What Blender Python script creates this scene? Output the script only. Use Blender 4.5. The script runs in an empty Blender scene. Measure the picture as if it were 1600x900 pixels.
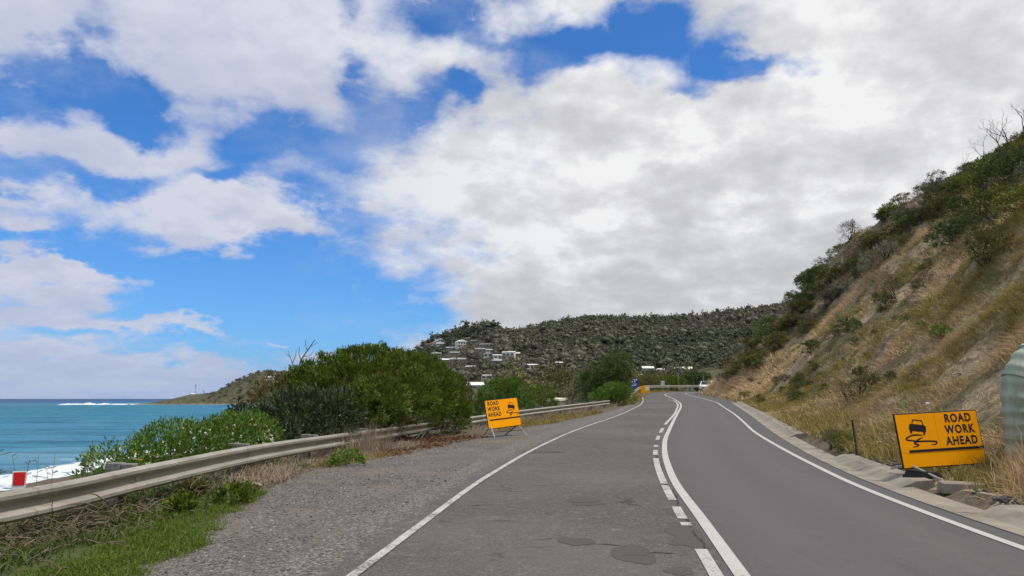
import bpy, bmesh, math, random
import numpy as np
from mathutils import Vector, Matrix
random.seed(7); RNG = np.random.default_rng(11)
scene = bpy.context.scene
COL = scene.collection
R = math.radians
# ---------------------------------------------------------------- camera
cam_d = bpy.data.cameras.new('camera'); cam = bpy.data.objects.new('camera', cam_d); COL.objects.link(cam)
cam.location = (0, 0, 1.5); cam.rotation_euler = (R(90+8.55), 0, 0)
cam_d.sensor_width = 36; cam_d.lens = 36*1150/1600; cam_d.clip_start = .1; cam_d.clip_end = 80000
scene.camera = cam
# ---------------------------------------------------------------- exposure
scene.view_settings.view_transform = 'Standard'; scene.view_settings.look = 'None'
scene.view_settings.exposure = 0.28; scene.view_settings.gamma = 1.0
scene.cycles.max_bounces = 6; scene.cycles.transparent_max_bounces = 4
# ---------------------------------------------------------------- sun: high on the right, veiled by thin cloud
SUN_EL, SUN_AZ = R(64), R(108)        # azimuth clockwise from the view direction
sd = bpy.data.lights.new('sun', 'SUN'); sun = bpy.data.objects.new('sun', sd); COL.objects.link(sun)
sd.energy = 2.6; sd.angle = R(12); sd.color = (1.0, .95, .87)
_sdir = Vector((math.sin(SUN_AZ)*math.cos(SUN_EL), math.cos(SUN_AZ)*math.cos(SUN_EL), math.sin(SUN_EL)))
sun.rotation_euler = _sdir.to_track_quat('Z', 'Y').to_euler(); sun.location = (0, -20, 60)


# ---------------------------------------------------------------- terrain (pure numpy)
F_PX, PITCH, CAM_H = 1150.0, math.radians(8.55), 1.5
SEA = -8.5
def _hash(ix, iy, seed):
    n = (ix.astype(np.int64)*374761393 + iy.astype(np.int64)*668265263 + seed*1274126177) & 0x7fffffff
    n = ((n ^ (n >> 13))*1274126177) & 0x7fffffff
    n = n ^ (n >> 16)
    return (n & 0xffff)/65535.0
def vnoise(x, y, seed=0):
    x = np.asarray(x, float); y = np.asarray(y, float)
    ix = np.floor(x); iy = np.floor(y); fx = x-ix; fy = y-iy
    fx = fx*fx*(3-2*fx); fy = fy*fy*(3-2*fy)
    a = _hash(ix, iy, seed); b = _hash(ix+1, iy, seed); c = _hash(ix, iy+1, seed); d = _hash(ix+1, iy+1, seed)
    return (a*(1-fx)+b*fx)*(1-fy)+(c*(1-fx)+d*fx)*fy
def fbm(x, y, octv=4, seed=0):
    t = 0; a = .5; n = 0
    for k in range(octv):
        t = t+a*vnoise(np.asarray(x)*2**k, np.asarray(y)*2**k, seed+k*17); n += a; a *= .5
    return t/n-.5
def sstep(a, b, x):
    t = np.clip((np.asarray(x, float)-a)/(b-a), 0, 1); return t*t*(3-2*t)
def pdist(X, Y, poly):
    """distance to a polyline, and the signed distance (positive on its right side)"""
    X = np.asarray(X, float); Y = np.asarray(Y, float)
    best = np.full(X.shape, 1e9); sg = np.ones(X.shape)
    for (x0, y0), (x1, y1) in zip(poly[:-1], poly[1:]):
        dx, dy = x1-x0, y1-y0; L = dx*dx+dy*dy
        t = np.clip(((X-x0)*dx+(Y-y0)*dy)/L, 0, 1)
        ex = X-(x0+t*dx); ey = Y-(y0+t*dy); d = np.hypot(ex, ey)
        m = d < best-1e-9
        best = np.where(m, d, best); sg = np.where(m, np.where(dx*ey-dy*ex < 0, 1.0, -1.0), sg)
    return best*sg
def grade(Y):
    Y = np.asarray(Y, float); c = np.clip(Y, 0, 95)
    z = .01*c+.00015*c*c
    z = np.where(Y > 95, z+.0385*.6*18*(1-np.exp(-np.maximum(Y-95, 0)/18)), z)
    return np.where(Y < 0, .01*Y, z)
def crom(pts, step):
    """Catmull-Rom through pts, resampled about every step metres"""
    P = np.array(pts, float); P = np.vstack([2*P[0]-P[1], P, 2*P[-1]-P[-2]]); out = []
    for i in range(1, len(P)-2):
        n = max(1, int(np.linalg.norm(P[i+1]-P[i])/step))
        for k in range(n):
            t = k/n
            out.append(.5*((2*P[i])+(P[i+1]-P[i-1])*t+(2*P[i-1]-5*P[i]+4*P[i+1]-P[i+2])*t*t+(-P[i-1]+3*P[i]-3*P[i+1]+P[i+2])*t**3))
    out.append(P[-2]); return np.array(out)
mLEFT = [(-3.2,-10),(-2.0,0),(-1.28,6.36),(-1.02,8.56),(-.84,9.96),(-.53,12.52),(0,15.7),(.56,18.9),(1.86,25.06),(3.51,31.54),(5.13,37.42),(6.91,44.48),(9.35,54.64),(11.11,63.06),(13.66,78.)]
mCEN = [(0.1,-10),(1.05,0),(1.87,6.3),(2.03,7.44),(2.24,9.12),(2.54,11.58),(2.94,14.14),(3.58,17.64),(4.26,21.02),(5.69,27.1),(8.16,37.28),(11.2,49.58),(13.1,57.62),(15.3,69.98),(17.0,82.9)]
mBRO = [(-.15,-10),(0.85,0),(1.68,6.42),(1.77,7.28),(1.96,8.58),(2.1,9.82),(2.27,10.96),(2.68,13.84),(3.36,17.64),(4.54,23.36),(6.34,30.9),(8.82,40.52),(11.25,50.72),(12.87,57.62),(14.8,68.5)]
mRIG = [(3.5,-10),(4.3,0),(4.85,7.32),(4.97,8.36),(5.1,9.66),(5.36,11.58),(5.65,13.26),(6.5,17.48),(8.05,24.66),(11.89,39.64),(17.0,61.86),(18.6,72.86),(19.4,80.)]
mGUT = [(4.0,-10),(4.75,0),(5.25,7.88),(5.38,9.14),(5.57,10.54),(5.84,12.6),(5.99,13.42),(6.8,17.16),(8.4,23.66),(13.0,41.0),(18.6,63.5),(20.4,73.),(21.1,80.)]
YS = [-10,-4,2,6,9,12,15,18,22,26,31,36,42,48,54,60,66,72,78]
def resamp(m): 
    a = np.array(m); return [(float(np.interp(y, a[:,1], a[:,0])), y) for y in YS]
LEFT = resamp(mLEFT)+[(15.0,85.5),(17.0,93.5),(20.8,99.6),(27,103.3),(36,104.6),(48,105),(80,105)]
CEN = resamp(mCEN)+[(17.7,86),(19.6,91),(22.9,95.3),(28,98.3),(36,99.7),(48,100),(80,100)]
RIG = resamp(mRIG)+[(20.2,86),(20.9,89.6),(22.6,92.2),(26,94.0),(34,94.8),(48,95),(80,95)]
GUT = resamp(mGUT)+[(21.2,86),(21.9,88.9),(23.4,91.0),(26.4,92.6),(34,93.4),(48,93.6),(120,93.6)]
BRO = [(float(np.interp(y, [p[1] for p in mBRO], [p[0] for p in mBRO])), y) for y in YS if y <= 69]
RAIL = [(-5.9,3.,.42),(-4.95,7.3,.45),(-4.69,9.9,.51),(-4.56,13.8,.53),(-4.05,19.5,.50),(-2.27,31,.53),(.49,38,.77),(3.9,47,1.0),(7.3,56,1.22)]
RAIL2 = [(11.1,70,1.72),(13.0,79.5,2.2),(15.9,91,2.86),(18.6,98,3.06),(23,104,3.2),(30,107.2,3.27),(40,108.4,3.3),(60,108.6,3.3)]
EDGE = [(-8.5,-12),(-6.6,0)]+[(x,y) for x,y,z in RAIL]+[(9.3,63)]+[(x,y) for x,y,z in RAIL2]+[(120,108.6)]
SHORE = [(-62,-400),(-52,-100),(-50,20),(-55,70),(-57.5,92),(-59.5,112),(-62,150),(-68,240),(-85,400),(-125,560),(-190,800),(-270,1010),(-350,1150),(-450,1272),(-540,1290),(-640,1276),(-735,1262),(-770,1330),(-740,1500),(-690,1700),(-640,2600)]
def crest(Y):
    return np.interp(Y, [-10, 5, 14, 25, 40, 60, 80, 95], [25, 25, 26, 26, 26, 25, 22, 18])
def hillprof(d, X, Y):
    n1 = fbm(X*.13, Y*.13, 4, 5); n2 = fbm(X*.55, Y*.55, 3, 9)
    c = crest(Y)
    foot = .05*np.clip(d, 0, 1)+.45*np.clip(d-.8, 0, 1.2)
    sf = np.interp(Y, [0, 40, 58, 70, 80], [.88, .89, .93, 1.0, 1.15])
    s = sf*np.clip(d-2, 0, None)
    top = sf*np.maximum(c-2, 0)
    s = np.where(d > c, top+.22*(d-c), s)
    # soften the crest
    k = sstep(c-5, c+5, d); s = s-1.0*k*(1-k)*4*.9
    amp = sstep(.8, 5, d); n3 = fbm(X*.9, Y*.9, 3, 12); gul = 1-np.abs(fbm(X*.05+Y*.22, Y*.22-X*.04, 3, 14))*4
    foot = foot+.75*sstep(52, 82, Y)*np.clip(d-.25, 0, 1.4)
    return foot+s+amp*(n1*3.0+n2*1.1+n3*.55-np.clip(gul, 0, 1)**3*.7)+sstep(.2, 1.2, d)*n3*.25
def near_z(X, Y):
    X = np.asarray(X, float); Y = np.asarray(Y, float)
    gz = grade(Y)
    dR = pdist(X, Y, GUT); dl = -pdist(X, Y, LEFT); dr = -pdist(X, Y, EDGE)
    cf = np.interp(Y, [13, 19.5, 30, 45, 60, 80, 90], [0, .03, .055, .055, .07, .05, .02])
    z = gz-cf*np.clip(dl, 0, 7)
    z = np.where((dl < .55) & (dR < .1), gz-.035, z)
    z = z+np.where(dl > .2, fbm(X*.9, Y*.9, 3, 3)*.05, 0)
    z = z+sstep(-.9, .3, dr)*(fbm(X*1.3, Y*1.3, 3, 8)*.22+.02)
    # bank to the beach
    bank = np.maximum(dr-1.2, 0)
    slope = np.interp(Y, [0, 40, 70, 100], [.62, .6, .4, .3])
    zb = z-slope*bank+np.where(bank > 0, fbm(X*.3, Y*.3, 3, 4)*np.minimum(bank*.3, 1.2), 0)
    ds = pdist(X, Y, SHORE)
    beach = SEA+np.clip(ds, -40, 45)*.085
    floor = beach
    floor = np.minimum(floor, np.interp(Y, [60, 135], [-4.6, -3.2]))
    zb = np.maximum(zb, floor+fbm(X*.2, Y*.2, 3, 6)*.4)
    z = np.where(dr > 1.2, zb, z)
    d = dR-.72
    z = np.where(dR > .05, gz-.06+.16*sstep(.6, .85, dR)+np.where(d > 0, hillprof(d, X, Y), 0), z)
    return z
def far_z(X, Y):
    X = np.asarray(X, float); Y = np.asarray(Y, float)
    r = np.hypot(X, Y); px = 800+F_PX*np.tan(np.clip(np.arctan2(X, Y), -1.2, 1.2))
    def layer(r0, z0, r1, pts, back):
        xs = [p[0] for p in pts]; ys = [p[1] for p in pts]
        el = (623-np.interp(px, xs, ys))/F_PX
        h = CAM_H+el*r1
        t = np.clip((r-r0)/(r1-r0), 0, None)
        up = np.where(t <= 1, z0+(h-z0)*(t*t*(3-2*t)*.55+t*.45), h-(t-1)*back)
        return up
    base = np.interp(r, [90, 135, 185, 250, 330, 460, 700, 3000], [-13, -8.5, -4.2, -3.6, -1.5, 6., 9., 9.])
    base = np.where((px < 520) & (r > 1050), -14., base)
    front = layer(430, 5., 1000, [(300,640),(480,618),(560,592),(600,572),(640,556),(660,540),(680,530),(700,524),(740,519),(770,517),(785,528),(800,560),(860,640),(900,680)], 30.)
    ridge = layer(520, 4., 1650, [(600,640),(660,580),(720,535),(770,524),(800,526),(850,518),(870,514),(900,509),(930,506),(1000,509),(1050,511),(1100,510),(1130,506),(1150,503),(1190,498),(1250,494),(1400,494),(1700,500)], 60.)
    head = layer(1240, -5., 1560, [(120,650),(170,645),(200,634),(240,630),(270,624.5),(300,618),(330,616),(342,613),(360,603.5),(380,594),(400,586),(418,581.5),(440,585),(480,580),(520,574),(560,570),(620,575),(700,600)], 25.)
    n = fbm(X*.006, Y*.006, 4, 21)
    hills = np.maximum(np.maximum(front, ridge), np.where(px < 640, head, -50))
    z = np.maximum(base, hills)+n*np.clip((r-300)*.03, 0, 14)*np.where(px < 470, .35, 1)
    ds = pdist(X, Y, SHORE)
    cliff = SEA-1.2+np.clip(ds, -60, 4)*.35+np.clip(ds-4, 0, None)*np.interp(r, [100, 300, 700, 1100, 3000], [.12, .12, .3, .62, .62])
    return np.where(px < 135, SEA-5, np.minimum(z, cliff))
def px_ray(x, y):
    u = (x-800)/F_PX; v = (450-y)/F_PX
    return np.array([u, math.cos(PITCH)-v*math.sin(PITCH), math.sin(PITCH)+v*math.cos(PITCH)])
def first_hit(x, y, fn, t0, t1, n=4000):
    """where a line of sight first meets the ground: used to read positions off the photograph"""
    d = px_ray(x, y); d = d/d[1]
    t = np.geomspace(t0, t1, n); z = CAM_H+d[2]*t
    h = fn(d[0]*t, t)
    k = np.nonzero(z <= h)[0]
    if len(k) == 0: return None
    return float(d[0]*t[k[0]]), float(t[k[0]]), float(h[k[0]])
def at_near(x, y): return first_hit(x, y, near_z, 4, 130)
def at_far(x, y): return first_hit(x, y, far_z, 112, 2600)

# ---------------------------------------------------------------- a small node expression builder
class G:
    def __init__(s, tree): s.t = tree; s.n = tree.nodes; s.l = tree.links
    def new(s, t, **k):
        n = s.n.new(t)
        for a, b in k.items(): setattr(n, a, b)
        return n
    def set(s, sock, v):
        if isinstance(v, bpy.types.NodeSocket): s.l.new(v, sock)
        elif v is not None:
            if hasattr(sock.default_value, '__len__') and not hasattr(v, '__len__'): v = (v,)*len(sock.default_value)
            if hasattr(sock.default_value, '__len__') and len(sock.default_value) == 4 and len(v) == 3: v = tuple(v)+(1,)
            sock.default_value = v
    def m(s, op, a, b=None, c=None, clamp=False):
        n = s.new('ShaderNodeMath', operation=op, use_clamp=clamp)
        s.set(n.inputs[0], a); s.set(n.inputs[1], b); s.set(n.inputs[2], c)
        return n.outputs[0]
    def v(s, op, a, b=None, c=None):
        n = s.new('ShaderNodeVectorMath', operation=op)
        s.set(n.inputs[0], a); s.set(n.inputs[1], b); s.set(n.inputs[2], c)
        return n.outputs['Value'] if op in ('DOT_PRODUCT', 'LENGTH', 'DISTANCE') else n.outputs[0]
    def xyz(s, x, y, z):
        n = s.new('ShaderNodeCombineXYZ'); s.set(n.inputs[0], x); s.set(n.inputs[1], y); s.set(n.inputs[2], z); return n.outputs[0]
    def sep(s, v):
        n = s.new('ShaderNodeSeparateXYZ'); s.set(n.inputs[0], v); return n.outputs
    def noise(s, vec, scale, detail=4, rough=.55, dist=0., color=False):
        n = s.new('ShaderNodeTexNoise'); s.set(n.inputs['Vector'], vec)
        n.inputs['Scale'].default_value = scale; n.inputs['Detail'].default_value = detail
        n.inputs['Roughness'].default_value = rough; n.inputs['Distortion'].default_value = dist
        return n.outputs['Color' if color else 'Fac']
    def vor(s, vec, scale, feature='F1', out='Distance', rnd=1.):
        n = s.new('ShaderNodeTexVoronoi', feature=feature); s.set(n.inputs['Vector'], vec)
        n.inputs['Scale'].default_value = scale; n.inputs['Randomness'].default_value = rnd
        return n.outputs[out]
    def ss(s, x, lo, hi):
        n = s.new('ShaderNodeMapRange', interpolation_type='SMOOTHSTEP')
        s.set(n.inputs[0], x); s.set(n.inputs[1], lo); s.set(n.inputs[2], hi); return n.outputs[0]
    def lin(s, x, lo, hi, a=0., b=1.):
        n = s.new('ShaderNodeMapRange')
        s.set(n.inputs[0], x); s.set(n.inputs[1], lo); s.set(n.inputs[2], hi); s.set(n.inputs[3], a); s.set(n.inputs[4], b); return n.outputs[0]
    def mix(s, f, a, b, blend='MIX'):
        n = s.new('ShaderNodeMix', data_type='RGBA', blend_type=blend)
        s.set(n.inputs[0], f); s.set(n.inputs[6], a); s.set(n.inputs[7], b); return n.outputs[2]
    def ramp(s, f, stops, interp='LINEAR'):
        n = s.new('ShaderNodeValToRGB'); s.set(n.inputs[0], f); cr = n.color_ramp; cr.interpolation = interp
        while len(cr.elements) < len(stops): cr.elements.new(.5)
        for e, (p, c) in zip(cr.elements, stops): e.position = p; e.color = tuple(c)+(1,)
        return n.outputs[0]
    def attr(s, name):
        n = s.new('ShaderNodeAttribute'); n.attribute_name = name; return n.outputs['Fac']
    def pos(s): return s.new('ShaderNodeNewGeometry').outputs['Position']
    def objco(s): return s.new('ShaderNodeTexCoord').outputs['Object']
    def rand(s): return s.new('ShaderNodeObjectInfo').outputs['Random']
    def bump(s, h, strength=.5, dist=.01, normal=None):
        n = s.new('ShaderNodeBump'); s.set(n.inputs['Height'], h)
        n.inputs['Strength'].default_value = strength; n.inputs['Distance'].default_value = dist
        if normal is not None: s.set(n.inputs['Normal'], normal)
        return n.outputs[0]

# ---------------------------------------------------------------- sky: blue behind broken cloud, thicker to the right
def build_sky():
    w = bpy.data.worlds.new('World'); scene.world = w; w.use_nodes = True
    t = w.node_tree; t.nodes.clear(); g = G(t)
    S = .10
    d = g.v('NORMALIZE', g.new('ShaderNodeTexCoord').outputs['Generated'])
    x, y, z = g.sep(d)
    zc = g.m('MAXIMUM', z, 0.0)
    sky = g.new('ShaderNodeTexSky', sky_type='NISHITA', sun_disc=False)
    sky.sun_elevation = SUN_EL; sky.sun_rotation = SUN_AZ; sky.altitude = 0; sky.air_density = 1.0; sky.dust_density = .6; sky.ozone_density = 3.0
    az = g.m('ARCTAN2', x, y); el = g.m('ARCSINE', z)
    k = g.m('DIVIDE', 1.0, g.m('ADD', zc, .38))
    pl = g.xyz(g.m('MULTIPLY', x, k), g.m('MULTIPLY', y, k), 3.7)          # the cloud deck, seen in perspective
    warp = g.noise(pl, 4.0, 5, .6, color=True)
    ae = g.v('MULTIPLY_ADD', g.v('SUBTRACT', warp, (.5, .5, .5)), (.20, .17, 0), g.xyz(az, el, 0))
    def ang(px, py):
        r = px_ray(px, py); r = r/np.linalg.norm(r); return math.atan2(r[0], r[1]), math.asin(r[2])
    # how much cloud: closed to the right of a slanting edge, broken overhead and to the left
    base_right = g.ss(g.m('ADD', az, g.m('MULTIPLY', el, -.62)), -.34, .0)
    base_top = g.ss(el, .13, .34)
    cov = g.m('MAXIMUM', g.m('MULTIPLY', base_right, .62), g.m('MULTIPLY', base_top, .30))
    def blob(cov, px, py, sx, sy, a):
        a0, e0 = ang(px, py); kx, ky = F_PX/sx, F_PX/sy
        q = g.v('MULTIPLY_ADD', ae, (kx, ky, 0), (-a0*kx, -e0*ky, 0))
        e = g.m('POWER', math.e, g.m('MULTIPLY', g.v('DOT_PRODUCT', q, q), -1.0))
        return g.m('MULTIPLY_ADD', e, a, cov)
    for px, py, sx, sy, a in SKY_BLOBS: cov = blob(cov, px, py, sx, sy, a)
    n1 = g.noise(pl, 4.2, 10, .60); big = g.noise(pl, 2.0, 4, .5)
    dens = g.m('ADD', cov, g.m('ADD', g.m('MULTIPLY', g.m('SUBTRACT', n1, .5), 2.3), g.m('MULTIPLY', g.m('SUBTRACT', big, .5), .8)))
    cloud = g.ss(dens, -.42, .46)
    # torn shreds and thin veils drifting over the gaps
    shred = g.noise(g.v('ADD', pl, g.v('MULTIPLY', warp, (.25, .25, 0))), 8.5, 9, .62); veil = g.noise(pl, 3.1, 7, .6)
    amt = g.m('MULTIPLY_ADD', g.ss(el, .10, .26), .75, .25)
    torn = g.m('ADD', g.m('MULTIPLY', g.ss(g.m('ADD', shred, g.m('MULTIPLY', dens, .10)), .47, .72), .75), g.m('MULTIPLY', g.ss(veil, .45, .75), .40))
    torn = g.m('MULTIPLY', torn, amt, clamp=True)
    cloud = g.m('SUBTRACT', 1.0, g.m('MULTIPLY', g.m('SUBTRACT', 1.0, cloud), g.m('SUBTRACT', 1.0, torn)))
    # relief: heaps of cloud lit from above, grey on their undersides
    def heap(v, sc, det): return g.noise(v, sc, det, .55)
    o1 = (.025, -.06, .02); o2 = (.05, -.12, .03)
    r1 = g.m('SUBTRACT', heap(g.v('ADD', pl, o1), 6.0, 7), heap(pl, 6.0, 7)); r2 = g.m('SUBTRACT', heap(g.v('ADD', pl, o2), 2.6, 4), heap(pl, 2.6, 4))
    r0 = g.m('SUBTRACT', heap(g.v('ADD', pl, (.012, -.03, .01)), 13.0, 6), heap(pl, 13.0, 6))
    relief = g.m('ADD', g.m('ADD', g.m('MULTIPLY', r0, 1.1), g.m('MULTIPLY', r1, 2.3)), g.m('MULTIPLY', r2, 2.9))
    thick = g.ss(dens, .25, 1.2)
    low = g.ss(el, .40, .10)
    shade = g.m('ADD', g.m('MULTIPLY', thick, g.m('MULTIPLY_ADD', low, .24, .14)), g.m('MULTIPLY', relief, -1.05))
    for px, py, sx, sy, a in SKY_SHADE: shade = blob(shade, px, py, sx, sy, a*1.5)
    shade = g.m('SUBTRACT', 1.0, g.m('POWER', math.e, g.m('MULTIPLY', g.m('MAXIMUM', g.m('ADD', shade, .30), 0.), -1.15)))
    warm = g.ss(az, -.45, .10)
    bright = g.mix(warm, (.54, .56, .65), (.745, .745, .75))
    dark = g.mix(warm, (.38, .42, .56), (.40, .40, .42))
    cc = g.mix(shade, bright, dark)
    # far off, toward the horizon, cloud and air run together
    hz = g.m('POWER', math.e, g.m('MULTIPLY', zc, -11.))
    hcol = g.mix(g.ss(az, -.45, .05), (.275, .365, .56), (.33, .36, .42))
    cc = g.mix(g.m('MULTIPLY', hz, .75), cc, hcol)
    blue = g.mix(1.0, sky.outputs[0], SKY_TINT, 'MULTIPLY')
    blue = g.mix(g.m('MULTIPLY', hz, .55), blue, g.v('MULTIPLY', (.215, .36, .68), (1/S,)*3))
    colr = g.mix(cloud, blue, g.v('MULTIPLY', cc, (1/S,)*3))
    bg = g.new('ShaderNodeBackground'); g.set(bg.inputs[0], colr); bg.inputs[1].default_value = S
    out = g.new('ShaderNodeOutputWorld'); g.l.new(bg.outputs[0], out.inputs[0])
SKY_TINT = (.37, .78, 1.25)
# cloud gaps and heaps as (pixel x, pixel y) of a direction, half widths and amount
SKY_BLOBS = [
    (135,105,85,50,-1.25),(215,160,65,45,-.9),(20,150,45,35,-.9),(75,272,120,22,-.6),(215,305,80,28,-.8),(430,220,85,45,-1.2),(375,280,70,24,-.8),
    (545,25,30,25,-.5),(580,110,28,34,-.7),(610,180,50,30,-.6),(560,235,50,40,-.7),(660,165,24,40,-.5),(540,335,75,40,-.8),(725,140,42,30,-1.2),(700,10,75,28,-.9),(780,50,35,18,-.5),(870,85,75,48,-1.2),(940,50,60,28,-.7),(1050,45,75,48,-1.4),
    (1150,105,95,30,-1.3),(1070,158,55,22,-1.0),(990,150,30,30,-.5),(1265,75,50,16,-.6),(1372,20,18,28,-.6),(250,425,330,36,-.8),(480,480,190,48,-.9),(560,520,130,40,-.6),(300,535,170,15,-.5),(640,470,60,30,-.3),
    (350,332,95,42,1.3),(300,345,80,26,.6),(420,360,60,24,.6),(85,445,82,22,1.5),(15,372,38,24,1.0),(40,300,60,18,.5),(160,512,230,17,1.0),(330,478,50,10,.4),(430,540,20,8,.9),(120,590,460,22,.9),
    (330,60,200,70,.55),(250,225,170,45,.6),(30,40,80,50,.5),(1000,270,240,110,.5),(1450,130,260,160,.6),(640,280,70,30,.3),(900,150,60,40,.35),(560,60,40,20,.3),(620,500,200,40,.3),(860,470,260,60,.3)]
SKY_SHADE = [(1090,310,110,36,.40),(1010,440,220,24,.30),(720,370,110,26,.30),(1290,225,70,30,.18),(880,230,60,25,.2),(1180,400,120,30,.22),(220,250,60,22,.25),(950,490,300,22,.22),(360,372,80,14,.25),
    (1010,255,70,28,-.35),(720,265,70,28,-.35),(880,350,90,22,-.3),(1120,250,60,26,-.25),(620,330,60,22,-.2),(930,430,80,14,-.2),(340,310,80,20,-.25),(80,430,70,12,-.25),(1500,110,150,90,-.25),(1240,330,80,24,-.2)]

build_sky()
# ---------------------------------------------------------------- mesh helpers
def mesh_np(name, V, faces, attrs=None, smooth=False, mi=None):
    """faces: list of integer arrays (n,k)"""
    me = bpy.data.meshes.new(name); V = np.asarray(V, np.float32)
    faces = [np.asarray(f, np.int32) for f in faces if len(f)]
    me.vertices.add(len(V)); me.vertices.foreach_set('co', V.ravel())
    tot = np.concatenate([np.full(len(f), f.shape[1], np.int32) for f in faces]); idx = np.concatenate([f.ravel() for f in faces])
    me.loops.add(len(idx)); me.loops.foreach_set('vertex_index', idx)
    me.polygons.add(len(tot)); st = np.zeros(len(tot), np.int32); st[1:] = np.cumsum(tot)[:-1]
    me.polygons.foreach_set('loop_start', st); me.polygons.foreach_set('loop_total', tot)
    if smooth: me.polygons.foreach_set('use_smooth', np.ones(len(tot), bool))
    if mi is not None: me.polygons.foreach_set('material_index', np.asarray(mi, np.int32))
    for k, a in (attrs or {}).items():
        at = me.attributes.new(k, 'FLOAT', 'POINT'); at.data.foreach_set('value', np.asarray(a, np.float32))
    me.update(calc_edges=True); return me
class MB:
    """collects boxes, tubes, prisms as plain polygons for ONE mesh"""
    def __init__(s): s.v = []; s.f = []; s.mi = []
    def add(s, V, Fc, mi=0):
        b = len(s.v); s.v += [tuple(p) for p in V]; s.f += [tuple(i+b for i in f) for f in Fc]; s.mi += [mi]*len(Fc); return s
    def box(s, c, size, rot=None, mi=0, taper=1.0):
        x, y, z = [k/2 for k in size]
        V = [Vector((sx*x*(taper if sz > 0 else 1), sy*y*(taper if sz > 0 else 1), sz*z)) for sz in (-1, 1) for sy in (-1, 1) for sx in (-1, 1)]
        if rot is not None: V = [rot @ p for p in V]
        return s.add([p+Vector(c) for p in V], [(0,2,3,1),(4,5,7,6),(0,1,5,4),(2,6,7,3),(0,4,6,2),(1,3,7,5)], mi)
    def tube(s, pts, rad, n=8, mi=0, cap=True, ref=None):
        pts = [Vector(p) for p in pts]; rad = rad if hasattr(rad, '__len__') else [rad]*len(pts)
        V = []; Fc = []
        for i, p in enumerate(pts):
            d = (pts[min(i+1, len(pts)-1)]-pts[max(i-1, 0)]).normalized()
            a = d.cross(Vector(ref) if ref else Vector((0, 0, 1)) if abs(d.z) < .9 else Vector((1, 0, 0))).normalized(); b = d.cross(a)
            for k in range(n):
                t = 2*math.pi*k/n; V.append(p+(a*math.cos(t)+b*math.sin(t))*rad[i])
        for i in range(len(pts)-1):
            for k in range(n): Fc.append((i*n+k, i*n+(k+1) % n, (i+1)*n+(k+1) % n, (i+1)*n+k))
        if cap: Fc += [tuple(range(n-1, -1, -1)), tuple(range((len(pts)-1)*n, len(pts)*n))]
        return s.add(V, Fc, mi)
    def prism(s, poly, y0, y1, mi=0):
        """outline in x,z extruded along y"""
        n = len(poly); V = [(x, y0, z) for x, z in poly]+[(x, y1, z) for x, z in poly]
        Fc = [tuple(range(n)), tuple(range(2*n-1, n-1, -1))]+[(i, i+n, (i+1) % n+n, (i+1) % n) for i in range(n)]
        return s.add(V, Fc, mi)
    def mesh(s, name, bevel=0, smooth=False):
        me = bpy.data.meshes.new(name); me.from_pydata(s.v, [], s.f); me.polygons.foreach_set('material_index', s.mi)
        bm = bmesh.new(); bm.from_mesh(me); bmesh.ops.recalc_face_normals(bm, faces=bm.faces)
        if bevel: bmesh.ops.bevel(bm, geom=bm.edges[:], offset=bevel, segments=1, affect='EDGES', clamp_overlap=True)
        bm.to_mesh(me); bm.free()
        if smooth: me.polygons.foreach_set('use_smooth', [True]*len(me.polygons))
        return me
def obj(name, me, mat=None, parent=None, loc=(0, 0, 0), rot=(0, 0, 0)):
    if isinstance(me, MB): me = me.mesh(name)
    o = bpy.data.objects.new(name, me); COL.objects.link(o); o.location = loc; o.rotation_euler = rot
    if mat is not None and len(me.materials) == 0:
        for q in (mat if isinstance(mat, (list, tuple)) else [mat]): me.materials.append(q)
    if parent is not None: o.parent = parent
    return o
def tag(o, label=None, cat=None, group=None, kind=None):
    if label: o['label'] = label
    if cat: o['category'] = cat
    if group: o['group'] = group
    if kind: o['kind'] = kind
    return o
def thing(name, label, cat, loc=(0, 0, 0), rot=(0, 0, 0), group=None):
    o = bpy.data.objects.new(name, None); COL.objects.link(o); o.location = loc; o.rotation_euler = rot; o.empty_display_size = .2
    return tag(o, label, cat, group)
def copy_tree(o, parent=None, loc=None, rotz=None, scale=None, label=None, group=None):
    c = o.copy(); COL.objects.link(c)
    if parent is not None: c.parent = parent
    if loc is not None: c.location = loc
    if rotz is not None: c.rotation_euler = (c.rotation_euler[0], c.rotation_euler[1], rotz)
    if scale is not None: c.scale = scale if hasattr(scale, '__len__') else (scale,)*3
    if label: c['label'] = label
    if group: c['group'] = group
    for ch in o.children: copy_tree(ch, c)
    return c
def zn(x, y): return float(near_z(np.array([x]), np.array([y]))[0])
def zf(x, y): return float(far_z(np.array([x]), np.array([y]))[0])
def at_plane(px, py, Y):
    """the point of a sight line at forward distance Y: used to read sizes off the photograph"""
    d = px_ray(px, py); d = d/d[1]; return Vector((d[0]*Y, Y, CAM_H+d[2]*Y))

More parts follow.
